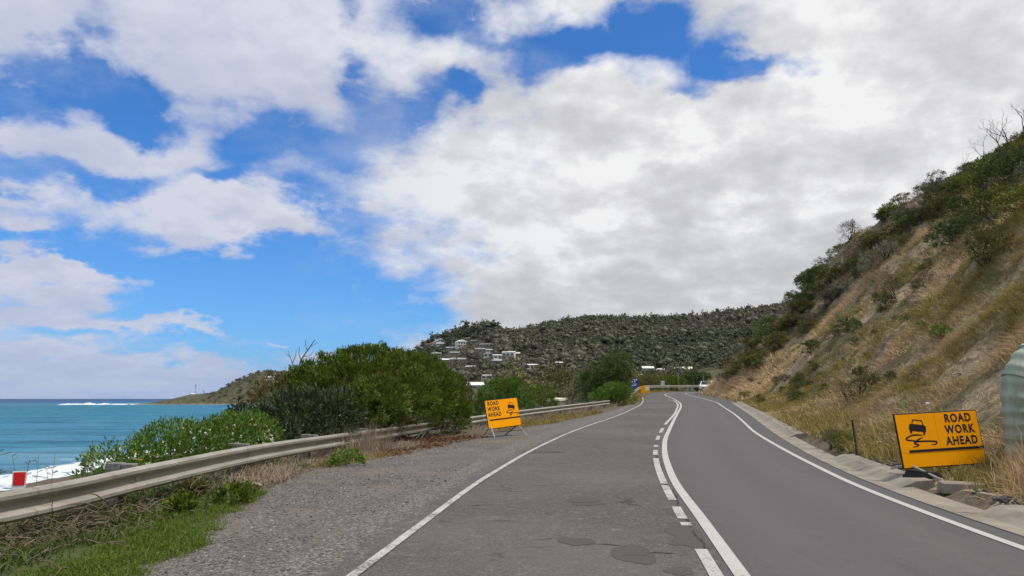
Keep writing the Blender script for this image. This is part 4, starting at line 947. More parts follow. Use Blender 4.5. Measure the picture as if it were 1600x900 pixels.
shrub('hedge_shrub', 'rounded bright green shrub directly behind the words first road sign', 'shrub', (-.75, 43.0, zn(-.3, 42)-.3),
    [(0,0,1.5,1.35,1.4,1.5),(.85,.3,1.9,1.0,1.1,1.2),(-1.05,.2,1.0,.9,1.1,1.2),(.1,-.5,.4,1.5,1.1,.8)], 900, 22, .17, .13, .042, 'leaf_bright', 9, k_stem=14, rad=.05)
shrub('round_shrub', 'small round olive green shrub above the rail beyond the words first road sign', 'shrub', (1.75, 47.0, zn(2.3, 46.0)-.3),
    [(0,0,1.0,1.0,1.0,1.05),(.5,.2,.7,.7,.8,.7),(-1.0,.3,.7,.6,.7,.8)], 300, 18, .18, .12, .04, 'leaf_green', 10, k_stem=10)
shrub('dark_bush', 'dark brown green bush squeezed between the two rounded shrubs', 'bush', (.55, 49.0, zn(1.0, 48.0)-.6), [(0,0,1.1,.8,.8,1.4),(.2,.3,1.8,.6,.6,.7)], 200, 18, .2, .13, .04, 'leaf_dark', 11, k_stem=8)
shrub('coastal_tree', 'tall dark round headed tree at the near end of the bend', 'tree', (7.9, 61.5, zn(8.6, 60.5)-.2),
    [(.9,.2,3.3,1.3,1.3,1.25),(-.6,.1,2.4,1.4,1.3,1.35),(-1.5,.3,1.5,1.1,1.2,1.3),(.6,-.2,1.9,1.3,1.2,1.3),(1.3,0,2.2,.7,.8,1.2),(-.2,.4,.9,1.9,1.2,1.0)], 900, 22, .25, .16, .05, 'leaf_dark', 12, k_stem=18, stem_r=.08, crown='crown')
shrub('verge_shrub', 'bright leafy shrub at the foot of the dark round headed tree', 'shrub', (7.75, 57.2, zn(8.0, 57)-.25),
    [(0,0,.9,1.15,1.0,1.0),(.9,.1,.8,.8,.9,.9),(-1.0,.1,.7,.8,.8,.75),(.5,0,1.4,.7,.7,.55)], 420, 20, .2, .14, .045, 'leaf_bright', 13, k_stem=12)
shrub('corner_shrub', 'yellow green shrub behind the blue information sign', 'shrub', (20.0, 110.5, 1.6), [(0,0,1.9,1.7,1.2,1.5),(-1.5,0,1.5,1.2,1.,1.2),(1.4,.2,2.0,1.4,1.1,1.3)], 360, 18, .3, .22, .07, 'leaf_olive', 14, k_stem=8)
shrub('corner_shrub', 'mid green shrub behind the small white speed sign', 'shrub', (23.6, 112.0, 1.6), [(0,0,1.7,1.5,1.2,1.5),(1.4,.3,2.0,1.3,1.1,1.3)], 330, 18, .3, .22, .07, 'leaf_green', 15, k_stem=8)
tr = thing('spreading_tree', 'dark flat topped spreading tree behind the far rail at the bend', 'tree', (28.2, 113.5, 1.5))
rng2 = np.random.default_rng(16)
V, F_, rnd, C = crown_np([(0,0,3.5,2.0,1.6,.5),(-1.3,.2,3.0,1.2,1.0,.35),(1.5,.1,3.0,1.3,1.0,.4),(.4,0,2.6,1.3,.9,.3),(1.9,.3,2.2,.9,.8,.35)], 260, 18, .3, .22, .07, rng2)
obj('crown', plant_mesh('crown', V, F_, rnd), M['leaf_dark'], tr); b = MB(); b.tube([(0,0,-.6),(.05,0,1.2),(-.1,0,2.4),(0,0,3.8)], [.22,.18,.12,.05], 7); stems_to(b, (0,0,1.3), C, rng2, .08, 12); obj('trunk', b.mesh('trunk'), M['bark_dark'], tr)
for q, (x, y, h_, lab) in enumerate([(24.9, 111., 3.4, 'thin pale bare pole among the shrubs beyond the far rail'), (28.9, 112.0, 3.3, 'thin pale bare pole beside the flat topped spreading tree')]):
    tag(obj('pole', MB().tube([(0,0,-1),(0,0,h_)], .055, 6), M['twig_pale'], None, (x, y, 1.9)), lab, 'pole')
# --- leafless wood
def bare_tree(label, loc, d, L, r, depth, seed, m='bark_grey', group=None, cat='bare tree', **kw):
    rng = np.random.default_rng(seed); root = thing('bare_tree', label, cat, loc, group=group); b = MB(); b.tube([(0,0,-.4),(0,0,.02)], [r*1.2, r*1.05], 6)
    branch_tubes(b, (0,0,0), d, L, r, depth, rng, **kw); obj('trunk', b.mesh('trunk'), M[m], root); return root
bt = thing('bare_twigs', 'leafless twigs sticking up out of the seaward end of the coastal bush', 'bare tree', (-7.1, 24.6, zn(-7.1, 24.6))); b = MB()
for pts, r in [([(452,650),(459,610),(463,588),(470,563)],.050),([(470,563),(480,548),(492,531)],.028),([(480,548),(477,538),(478,530)],.016),([(485,541),(492,538),(496,534)],.012),([(463,588),(457,568),(450,548)],.022),([(457,568),(462,555),(463,545)],.014),([(470,563),(467,552),(468,541)],.016),([(460,602),(452,590),(445,572)],.018),([(474,557),(484,556),(490,549)],.014),([(453,557),(448,554),(446,548)],.010)]:
    P_ = [at_plane(x, y, 24.6+.004*(x-465)*((k % 2)*2-1)) - bt.location for k, (x, y) in enumerate(pts)]; b.tube(P_, [r*(1-.6*k/(len(P_)-1)) for k in range(len(P_))], 6, cap=False)
obj('trunk', b.mesh('trunk'), M['bark_grey'], bt)
for k, (px, py, L, seed, lab, m, dz) in enumerate([
    (1442,330,1.9,31,'bare grey tree just downhill of the tufted gum tree on the hill crest','bark_grey',0),(1535,262,2.2,33,'widely forked bare tree on the open stretch of the hill crest','bark_grey',0),(1512,275,1.5,34,'low bare tree leaning out over the hill crest','bark_grey',0),
    (1566,246,2.6,35,'first dark bare tree of the burnt thicket at the top of the hill','bark_dark',0),(1580,240,2.9,36,'tallest dark bare tree of the burnt thicket on the hill top','bark_dark',0),(1594,232,2.9,37,'dark bare tree of the burnt thicket cut by the picture edge','bark_dark',0),
    (1262,450,1.1,38,'small bare shrub on the lower hill crest','bark_grey',0),(1288,425,.9,39,'tiny bare shrub midway along the hill crest','bark_grey',0),(1232,480,.8,40,'tiny bare twig shrub lowest on the hill crest','bark_grey',0)]):
    h = None
    for dy in range(0, 60, 3):
        h = at_near(px, py+dy)
        if h: break
    bare_tree(lab, (h[0], h[1], h[2]+dz), (random.uniform(-.25, .25), 0, 1), L*.70, .045*L/2, 5, seed, m, 'bare trees on the hill crest', spread=.55, lift=.22)
# --- blades of grass
def blades_np(P, D, L, W, rng, curl=.5, down=None):
    n = len(P); D = D/np.linalg.norm(D, axis=1)[:, None]; L = L[:, None]; S = np.cross(D, unit(n, rng)); S /= np.linalg.norm(S, axis=1)[:, None]+1e-9; S = S*(W[:, None]/2)
    hz = D*np.array([1, 1, 0]); hz = hz+rng.normal(size=(n, 3))*.15*np.array([1, 1, 0])
    m = P+D*L*.55; t = m+(D*(1-curl)+hz*curl*1.4+np.array([0, 0, -.35*curl]))*L*.5
    if down is not None: t = t+down*L*.18
    V = np.stack([P-S, P+S, m+S*.75, m-S*.75, t], 1).reshape(-1, 3); b = np.arange(n)[:, None]*5
    return V, b+np.array([[0, 1, 2, 3]]), b+np.array([[3, 2, 4]])
def tufts(name, XY, n_bl, Lm, Wm, m, seed, spread=.12, lean=.45, down=None, label=None, curl=.5, zfn=near_z, Lvar=None, tint=None):
    rng = np.random.default_rng(seed); XY = np.asarray(XY); n = len(XY)
    Lt = (Lvar if Lvar is not None else np.ones(n))*Lm*rng.uniform(.6, 1.35, n); tc = rng.random(n) if tint is None else tint
    bx = np.repeat(XY, n_bl, 0)+rng.normal(size=(n*n_bl, 2))*spread*np.repeat(Lt/Lm, n_bl)[:, None]
    z = zfn(bx[:, 0], bx[:, 1])-.02; P = np.column_stack([bx, z])
    D = np.array([0, 0, 1.])+rng.normal(size=(n*n_bl, 3))*lean*np.array([1, 1, .3])
    if down is not None: D = D+down*.35
    L = np.repeat(Lt, n_bl)*rng.uniform(.5, 1.2, n*n_bl)
    V, Q, T = blades_np(P, D, L, Wm*rng.uniform(.6, 1.3, n*n_bl), rng, curl, down)
    rnd = np.clip(np.repeat(tc, n_bl)*.62+rng.random(n*n_bl)*.38, 0, 1)
    o = obj(name, mesh_np(name, V, [Q, T], dict(rnd=np.repeat(rnd, 5))), M[m]); return tag(o, label, None, None, 'stuff')
def scatter(n, x0, x1, y0, y1, keep, rng):
    out = []; tot = 0
    while tot < n:
        X = rng.uniform(x0, x1, 6000); Y = rng.uniform(y0, y1, 6000); k = keep(X, Y) > rng.random(6000); out.append(np.column_stack([X[k], Y[k]])); tot += k.sum()
        if len(out) > 300: break
    return np.concatenate(out)[:n]
def hill_d(X, Y): return pdist(X, Y, GUT)-.72
rng = np.random.default_rng(50)
DOWN = np.array([-.75, .15, -.25])
def clump(X, Y, s, seed): return fbm(X*s, Y*s, 3, seed)
zone = lambda X, Y: fbm(X*.16, Y*.16, 3, 61)*1.0+fbm(X*.6, Y*.6, 2, 62)*.5
sign_clear = lambda X, Y: ~((X/Y > .50) & (X/Y < .655) & (Y < 12.6))
near_k = lambda X, Y: ((hill_d(X, Y) > .25) & (X < 1.25*Y+9) & sign_clear(X, Y))*np.clip(.35+2.6*clump(X, Y, .8, 60), .04, 1)
A = scatter(6600, 5, 32, 2.0, 34, near_k, rng); B = scatter(7500, 7, 47, 30, 98, lambda X, Y: ((hill_d(X, Y) > .15) & (hill_d(X, Y) < crest(Y)+3))*np.clip(.45+2.2*clump(X, Y, .5, 60), .06, 1), rng)
for nm, XY, nb, Lm, Wm, sd in (('near', A, 24, .42, .013, 51), ('far', B, 18, .50, .026, 52)):
    z = zone(XY[:, 0], XY[:, 1]); ol = z > .045
    foot = hill_d(XY[:, 0], XY[:, 1]); lv = np.clip(.75+foot*.05, .7, 1.15)
    tufts('dry_grass', XY[~ol], nb, Lm, Wm, 'straw', sd, .16, .55, DOWN, Lvar=lv[~ol], tint=np.clip(.45+fbm(XY[~ol, 0]*.35, XY[~ol, 1]*.35, 3, 70)*2.8, 0, 1))
    tufts('olive_grass', XY[ol], nb, Lm*.9, Wm, 'grass_olive', sd+5, .16, .5, DOWN, Lvar=lv[ol])
# taller weeds at the foot of the slope, by the sign and pipe
tufts('tall_dry_grass', scatter(420, 6.4, 9.6, 7.5, 12.2, lambda X, Y: ((hill_d(X, Y) > .35) & (X/Y > .652))*.9, rng), 20, .62, .010, 'straw', 57, .10, .30, None)
tufts('tall_green_weed', scatter(110, 6.2, 8.6, 10.2, 12.3, lambda X, Y: ((hill_d(X, Y) > .3) & (X/Y > .592) & (X/Y < .655))*.9, rng), 16, .30, .012, 'grass_olive', 58, .10, .3, None)
tufts('nose_grass', scatter(800, 17, 30, 60, 94, lambda X, Y: (hill_d(X, Y) > .15)*(hill_d(X, Y) < 5)*.9, rng), 16, .70, .04, 'straw', 53, .25, .4, DOWN)
tufts('kerb_weed', scatter(800, 6, 23, 13, 92, lambda X, Y: (hill_d(X, Y) > .1)*(hill_d(X, Y) < 1.6)*np.clip(.4+3*clump(X, Y, .5, 64), 0, 1), rng), 18, .5, .018, 'grass_olive', 59, .13, .35, None)
# --- verge under the rail
rail_d = lambda X, Y: -pdist(X, Y, EDGE)          # positive on the sea side
grav_d = lambda X, Y: -pdist(X, Y, GRAV)          # positive off the gravel
lawn = scatter(4200, -7.5, -2.9, 4.2, 11.2, lambda X, Y: ((grav_d(X, Y) > -.12+.5*clump(X, Y, 1.3, 71)) & (grav_d(X, Y) < .80+.8*clump(X, Y, .9, 72)))*np.clip(.5+1.6*clump(X, Y, 2, 73), .1, 1), rng)
tufts('verge_grass', lawn, 12, .085, .006, 'grass_green', 60, .05, .5, None)
tufts('verge_weed', scatter(950, -7.5, -3.4, 6, 16, lambda X, Y: ((rail_d(X, Y) > -.9) & (rail_d(X, Y) < 1.2) & (grav_d(X, Y) > .25))*np.clip(.3+3*clump(X, Y, .8, 74), 0, 1), rng), 16, .19, .014, 'leaf_dark', 61, .09, .5, None)
tufts('dry_verge_grass', scatter(560, -5.4, -2.2, 11.2, 22, lambda X, Y: ((rail_d(X, Y) > -.95) & (rail_d(X, Y) < .9) & (grav_d(X, Y) > .12))*np.clip(.45+3*clump(X, Y, .7, 75), 0, 1), rng), 22, .30, .008, 'straw_pale', 62, .12, .6, None, curl=.8)
tufts('dry_verge_grass', scatter(90, -4.6, -3.3, 17.2, 20.5, lambda X, Y: ((rail_d(X, Y) > -.8) & (rail_d(X, Y) < .3))*.9, rng), 10, .75, .008, 'straw_pale', 63, .08, .25, None, curl=.25)
tufts('yellow_grass', scatter(130, -4.2, -2.9, 14.8, 18.2, lambda X, Y: ((grav_d(X, Y) > .0) & (grav_d(X, Y) < .7))*.8, rng), 18, .16, .008, 'grass_yellow', 64, .09, .5, None)
tufts('yellow_grass', scatter(380, -.6, 6.5, 25.5, 46, lambda X, Y: ((grav_d(X, Y) > .05) & (rail_d(X, Y) < .2))*np.clip(.5+2*clump(X, Y, .5, 76), 0, 1), rng), 16, .26, .014, 'grass_yellow', 65, .12, .5, None)
tufts('dry_verge_grass', scatter(300, -2.4, 9, 27, 64, lambda X, Y: ((rail_d(X, Y) > -.7) & (rail_d(X, Y) < .9))*np.clip(.4+2*clump(X, Y, .5, 77), 0, 1), rng), 16, .42, .016, 'straw_pale', 66, .12, .4, None)
tufts('bend_grass', scatter(420, 8.5, 22, 58, 104, lambda X, Y: ((grav_d(X, Y) > -.2) & (rail_d(X, Y) < 1.5))*.9, rng), 14, .35, .03, 'grass_yellow', 67, .2, .4, None)
def spot(px, py):
    h = at_near(px, py); return h[0], h[1]
mo = np.array([spot(x, y) for x, y in [(575,764),(590,757),(600,754),(610,750),(620,748),(605,757),(630,747),(585,762),(615,753)]]); mo = np.repeat(mo, 22, 0)+rng.normal(size=(len(mo)*22, 2))*np.array([.11, .16])
tufts('moss_grass', mo, 8, .030, .006, 'grass_yellow', 68, .03, .6, None)
def flat_litter(name, XY, L, W, m, seed, zfn=near_z, rise=.25):
    rng = np.random.default_rng(seed); P = np.column_stack([XY, zfn(XY[:, 0], XY[:, 1])+.015]); D = unit(len(P), rng)*np.array([1, 1, rise]); D[:, 2] = abs(D[:, 2])
    V, F_ = leaves_np(P, D, L*rng.uniform(.6, 1.3, len(P)), W, rng); return tag(obj(name, plant_mesh(name, V, F_, np.repeat(rng.random(len(P)), 4)), M[m]), kind='stuff')
flat_litter('leaf_litter', scatter(3200, -3.9, -.6, 17.5, 27, lambda X, Y: ((grav_d(X, Y) > -.25) & (rail_d(X, Y) < .8))*np.clip(.6+2*clump(X, Y, .9, 78), 0, 1), rng), .09, .03, 'leaf_rust', 69)
flat_litter('leaf_litter', scatter(1500, -5.2, -3.2, 9.8, 15, lambda X, Y: ((grav_d(X, Y) > -.1) & (rail_d(X, Y) < .8))*np.clip(.4+2.5*clump(X, Y, .9, 79), 0, 1), rng), .07, .02, 'leaf_brown', 70)
# dead sticks heaped under the near rail
rngs = np.random.default_rng(80); b = MB()
for k in range(620):
    if k < 470: x, y = rngs.normal(-4.75, .42), rngs.normal(7.9, .9)
    elif k < 540: x, y = rngs.normal(-4.6, .3), rngs.normal(10.2, 1.0)
    else: x, y = rngs.normal(-3.9, .4), rngs.normal(19.5, 2.5)
    if rail_d(np.array(x), np.array(y)) > .9 or grav_d(np.array(x), np.array(y)) < .3: continue
    z = zn(x, y)+abs(rngs.normal())*.09+.01; a = rngs.uniform(0, 6.28); L = rngs.uniform(.10, .36); u = Vector((math.cos(a), math.sin(a), rngs.normal()*.35)); r = rngs.uniform(.003, .008)
    p = Vector((x, y, z)); m_ = p+u*L*.5+Vector((rngs.normal()*.03, rngs.normal()*.03, .03)); b.tube([p, m_, p+u*L], [r, r*.85, r*.4], 4, cap=False)
    if L > .3: b.tube([m_, m_+Vector((u.y, -u.x, .3))*L*.4], [r*.7, r*.25], 4, cap=False)
tag(obj('dead_sticks', b.mesh('dead_sticks'), M['twig_brown']), kind='stuff')
# small weeds one can point at
for k, (px, py, s, m, lab) in enumerate([(543,728,.30,'leaf_bright','compact bright green weed at the gravel edge before the big coastal bush'),(368,787,.20,'leaf_green','low dark leaved green weed at the gravel edge under the nearer rail'),(285,800,.12,'leaf_green','flat green weed next to the mown verge grass'),(300,775,.14,'leaf_olive','ragged green weed beside the rail post')]):
    x, y = spot(px, py); rg = np.random.default_rng(90+k); root = thing('weed', lab, 'weed', (x, y, zn(x, y)))
    V, F_, rnd, C = crown_np([(0,0,.08,s,s,s*.65)], 40, 14, s*.35, .085, .035, rg, up=.5); obj('foliage', plant_mesh('foliage', V, F_, rnd), M[m], root)
b = MB(); rst = np.random.default_rng(77)
for k in range(26):
    y = rst.uniform(7.2, 9.6); x = float(np.interp(y, [3, 7.3, 9.9], [-5.9, -4.95, -4.69]))-rst.uniform(.25, 1.1); z = zn(x, y); h_ = rst.uniform(.55, .95); p = Vector((x, y, z)); t_ = p+Vector((rst.normal()*.1, rst.normal()*.1, h_)); b.tube([p, p.lerp(t_, .6)+Vector((rst.normal()*.02, 0, 0)), t_], [.004, .003, .002], 4, cap=False)
    for q in range(rst.integers(3, 8)):
        c = p.lerp(t_, rst.uniform(.6, 1.0)); e = c+Vector((rst.normal()*.06, rst.normal()*.06, .03)); b.tube([c, e], [.002, .006], 4)
tag(obj('dry_stalks', b.mesh('dry_stalks'), M['twig_brown']), kind='stuff')
# loose stones on the gravel shoulder
rg = np.random.default_rng(95); XY = scatter(2600, -4, 3, 5.5, 26, lambda X, Y: ((grav_d(X, Y) < .1) & (pdist(X, Y, LEFT) < -.45))*np.clip(.3+1.5*clump(X, Y, 1, 96), .05, 1)*np.clip(12/Y, 0, 1), rg)
bm = bmesh.new(); bmesh.ops.create_icosphere(bm, subdivisions=1, radius=1); iv = np.array([v.co[:] for v in bm.verts]); it = np.array([[v.index for v in f.verts] for f in bm.faces]); bm.free()
n = len(XY); sz = rg.uniform(.006, .017, n)[:, None, None]*np.where(rg.random(n) < .04, 1.9, 1)[:, None, None]; V = iv[None]*sz*rg.uniform(.6, 1.2, (n, len(iv), 1))*np.array([1, 1, .65]); V = V+np.column_stack([XY, near_z(XY[:, 0], XY[:, 1])+.003])[:, None, :]
mat('gravel_stone', lambda g: g.ramp(g.attr('rnd'), [(0, (.06, .055, .05)), (.6, (.17, .155, .145)), (.93, (.27, .255, .24)), (1, (.55, .54, .52))]), .9)
tag(obj('gravel', mesh_np('gravel', V.reshape(-1, 3), [(it[None]+np.arange(n)[:, None, None]*len(iv)).reshape(-1, 3)], dict(rnd=np.repeat(rg.random(n), len(iv)))), M['gravel_stone']), kind='stuff')
# dark clods and stones behind the kerb near the sign
XY = scatter(500, 5.9, 10, 8, 17, lambda X, Y: ((hill_d(X, Y) > .05) & (hill_d(X, Y) < .9))*.9, rg); n = len(XY); sz = rg.uniform(.015, .05, n)[:, None, None]; V = iv[None]*sz*rg.uniform(.6, 1.3, (n, len(iv), 1))*np.array([1, 1, .7])+np.column_stack([XY, near_z(XY[:, 0], XY[:, 1])+.005])[:, None, :]
tag(obj('rubble', mesh_np('rubble', V.reshape(-1, 3), [(it[None]+np.arange(n)[:, None, None]*len(iv)).reshape(-1, 3)]), M['stone_dark']), kind='stuff')
# --- shrubs of the hillside: a few kinds, then copies
PROTO = {}
def proto(kind, m, seed, lobes, nc, per, cr, L, W, **kw):
    PROTO[kind] = shrub('hill_shrub', 'shrub', 'shrub', (0, 0, 0), lobes, nc, per, cr, L, W, m, seed, k_stem=8, stem_r=.03, **kw)
LB = [(0,0,.55,.75,.75,.6),(.5,.2,.45,.5,.5,.5),(-.45,.3,.5,.55,.5,.5),(.1,-.5,.4,.55,.45,.45)]
LT = [(0,0,.7,.6,.6,.8),(.35,.2,.9,.45,.4,.5),(-.4,-.1,.6,.5,.5,.6)]
proto('dark', 'leaf_dark', 101, LB, 130, 18, .17, .13, .045); proto('green', 'leaf_scrub', 102, LB, 120, 18, .18, .13, .042); proto('olive', 'leaf_olive', 103, LT, 120, 18, .17, .13, .040)
proto('grey', 'leaf_grey', 104, LB, 110, 16, .17, .12, .034); proto('brown', 'leaf_brown', 105, LT, 90, 14, .18, .15, .022, wild=1.1); proto('bright', 'leaf_bright', 106, LB, 110, 18, .18, .12, .045); proto('cream', 'leaf_cream', 107, LB, 100, 18, .16, .11, .040)
used = set()
def put_shrub(kind, x, y, s, label, group, dz=0., sz=1.):
    z = zn(x, y)+dz; p = PROTO[kind]
    if kind not in used:
        used.add(kind); o = p; o.location = (x, y, z); o['label'] = label
    else: o = copy_tree(p, None, (x, y, z), None, None, label)
    o.rotation_euler = (random.uniform(-.12, .12), random.uniform(-.3, -.05), random.uniform(0, 6.28)); o.scale = (s*random.uniform(.85, 1.15), s*random.uniform(.85, 1.15), s*sz*random.uniform(.8, 1.1))
    if group: o['group'] = group
    return o
for (px, py, k, s, lab) in [(1326,520,'dark',.95,'dark rounded green shrub alone in the middle of the dry slope'),(1268,550,'dark',.85,'dark green shrub low on the slope downhill of the lone rounded one'),(1472,528,'bright',.42,'small bright green plant high on the bare slope above the sign'),
    (1345,622,'olive',.75,'yellow green spiky shrub above the wooden stake'),(1325,626,'brown',.6,'dark brown shrub touching the yellow green spiky one'),(1166,625,'green',.7,'green shrub by the kerb where the hill meets the bend'),(1378,486,'olive',.8,'flat olive shrub above the lone rounded shrub'),
    (1490,385,'dark',1.5,'large dark shrub in the hollow of the upper slope'),(1560,352,'green',1.9,'large mid green shrub near the top of the slope'),(1545,410,'olive',1.3,'olive shrub in the upper slope hollow'),(1395,598,'dark',.32,'tiny dark shrub between the stake and the bright green plant'),
    (1440,515,'bright',.35,'flat bright green plant next to the small bright one'),(1385,405,'cream',1.5,'cream flowering shrub just under the hill crest'),(1360,425,'cream',1.2,'smaller cream flowering shrub downhill of its twin'),(1185,636,'olive',.5,'low olive shrub beside the broken kerb'),
    (1300,700,'grey',.38,'grey green weed bush behind the kerb near the stake'),(1316,702,'green',.32,'leafy green weed bush against the wooden stake'),(1432,600,'brown',.3,'small dead brown bush above the sign'),(1400,470,'brown',1.1,'brown withered shrub on the mid slope'),
    (1450,455,'brown',.8,'brown withered shrub in the grey scree of the slope'),(1250,600,'olive',.45,'low olive tussock bush near the white stone'),(1540,300,'green',1.9,'largest green shrub mass below the burnt thicket'),(1580,290,'dark',1.8,'dark shrub mass below the burnt thicket'),(1215,600,'grey',.5,'grey shrub on the lower slope facing the bend')]:
    h = at_near(px, py); put_shrub(k, h[0], h[1], s, lab, None)
rb = np.random.default_rng(120)
SK = [(1075,606),(1100,585),(1150,545),(1200,492),(1300,417),(1400,347),(1500,285),(1600,235),(1700,180)]; BD = [(1075,14),(1100,26),(1150,55),(1200,78),(1300,62),(1400,62),(1500,66),(1600,80),(1700,90)]
XYb = scatter(4000, 12, 52, 28, 100, lambda X, Y: (hill_d(X, Y) > 2)*1., rb); zb = near_z(XYb[:, 0], XYb[:, 1])
def project(x, y, z):
    c, s = math.cos(PITCH), math.sin(PITCH); dz = z-CAM_H; w = y*c+dz*s; return 800+F_PX*x/w, 450-F_PX*(dz*c-y*s)/w
pxs, pys = project(XYb[:, 0], XYb[:, 1], zb); top = np.interp(pxs, [p[0] for p in SK], [p[1] for p in SK]); bd = np.interp(pxs, [p[0] for p in BD], [p[1] for p in BD])
t = (pys-top)/bd; n3 = fbm(XYb[:, 0]*.12, XYb[:, 1]*.12, 3, 130)
keep = (hill_d(XYb[:, 0], XYb[:, 1]) < crest(XYb[:, 1])+6) & (t < .95+n3*1.7) & (pxs > 1076) & (pxs < 1680)
sel = np.nonzero(keep)[0][:235]
KL_OLD = {'dark':'dark green shrub in the dense belt along the hill crest','green':'mid green shrub in the dense belt along the hill crest','olive':'olive shrub in the dense belt along the hill crest','grey':'grey green shrub in the dense belt along the hill crest','brown':'brown dried shrub in the dense belt along the hill crest'}
ZN = [(1180, 'where the hillside meets the bend'), (1290, 'on the lower part of the hill crest'), (1405, 'around the cream flowering shrubs on the crest'), (1500, 'around the tufted gum tree on the crest'), (9999, 'below the bare trees on the hill top')]
KW = {'dark':'dark green shrub', 'green':'mid green shrub', 'olive':'olive shrub', 'grey':'grey green shrub', 'brown':'brown dried shrub'}
for q in sel:
    k = rb.choice(['dark', 'green', 'olive', 'grey', 'brown'], p=[.24, .13, .31, .16, .16]); x, y = XYb[q]; sc = (.82+.0095*y)*rb.uniform(.65, 1.2); zl = [n for lim, n in ZN if pxs[q] < lim][0]
    put_shrub(k, x, y, sc, KW[k]+' '+zl, KW[k]+'s '+zl, -.12, .72)
# scattered low bushes on the dry face
sel2 = np.nonzero((~keep) & (t > 1) & (n3 > .02) & (pxs < 1640))[0][:95]
for q in sel2:
    k = rb.choice(['olive', 'brown', 'grey', 'dark'], p=[.45, .25, .2, .1]); x, y = XYb[q]
    put_shrub(k, x, y, rb.uniform(.22, .62), 'low %s bush scattered on the dry grassy face of the hill' % {'olive':'olive','brown':'withered brown','grey':'grey','dark':'dark'}[k], 'low bushes on the dry slope, '+k, -.05, .8)
# gum tree on the crest
h = None
for dy in range(0, 60, 3):
    h = at_near(1462, 320+dy)
    if h: break
gt = thing('gum_tree', 'small gum tree with tufted dark crown on the hill crest', 'tree', (h[0], h[1], h[2])); rg = np.random.default_rng(140)
V, F_, rnd, C = crown_np([(.3,0,2.6,.8,.7,.45),(1.0,0,2.1,.7,.6,.45),(-.5,0,1.9,.45,.4,.3),(-.9,0,1.2,.35,.3,.3),(.9,0,1.3,.9,.7,.5)], 120, 16, .2, .16, .045, rg)
obj('crown', plant_mesh('crown', V, F_, rnd), M['leaf_grey'], gt); b = MB(); b.tube([(0,0,-.4),(0,0,.8),(.2,0,1.6),(.3,0,2.4)], [.07,.06,.05,.03], 6); stems_to(b, (0,0,.7), C, rg, .04, 9); obj('trunk', b.mesh('trunk'), M['bark_grey'], gt)

# ---------------------------------------------------------------- far side: houses, masts, forest
mat('roof_white', lambda g: g.mix(g.noise(g.pos(), .8, 3), (.62, .62, .60), (.80, .80, .78)), .5)
mat('roof_grey', lambda g: g.mix(g.noise(g.pos(), .8, 3), (.30, .31, .31), (.42, .43, .43)), .6)
mat('roof_cream', lambda g: g.mix(g.noise(g.pos(), .8, 3), (.62, .62, .42), (.74, .74, .55)), .6)
mat('roof_dark', lambda g: g.mix(g.noise(g.pos(), .8, 3), (.035, .03, .03), (.07, .055, .055)), .6)
mat('roof_rust', lambda g: g.mix(g.noise(g.pos(), .8, 3), (.16, .075, .055), (.24, .12, .085)), .7)
mat('wall_white', lambda g: g.mix(g.noise(g.pos(), .6, 3), (.58, .57, .54), (.72, .71, .68)), .8)
mat('wall_timber', lambda g: g.mix(g.noise(g.pos(), .6, 3), (.13, .105, .085), (.22, .185, .15)), .85)
mat('wall_grey', lambda g: g.mix(g.noise(g.pos(), .6, 3), (.20, .205, .20), (.32, .325, .315)), .85)
mat('wall_brick', lambda g: g.mix(g.noise(g.pos(), .6, 3), (.30, .15, .08), (.40, .22, .12)), .85)
mat('pane', (.03, .04, .05), .15, .5)
HOUSES = []
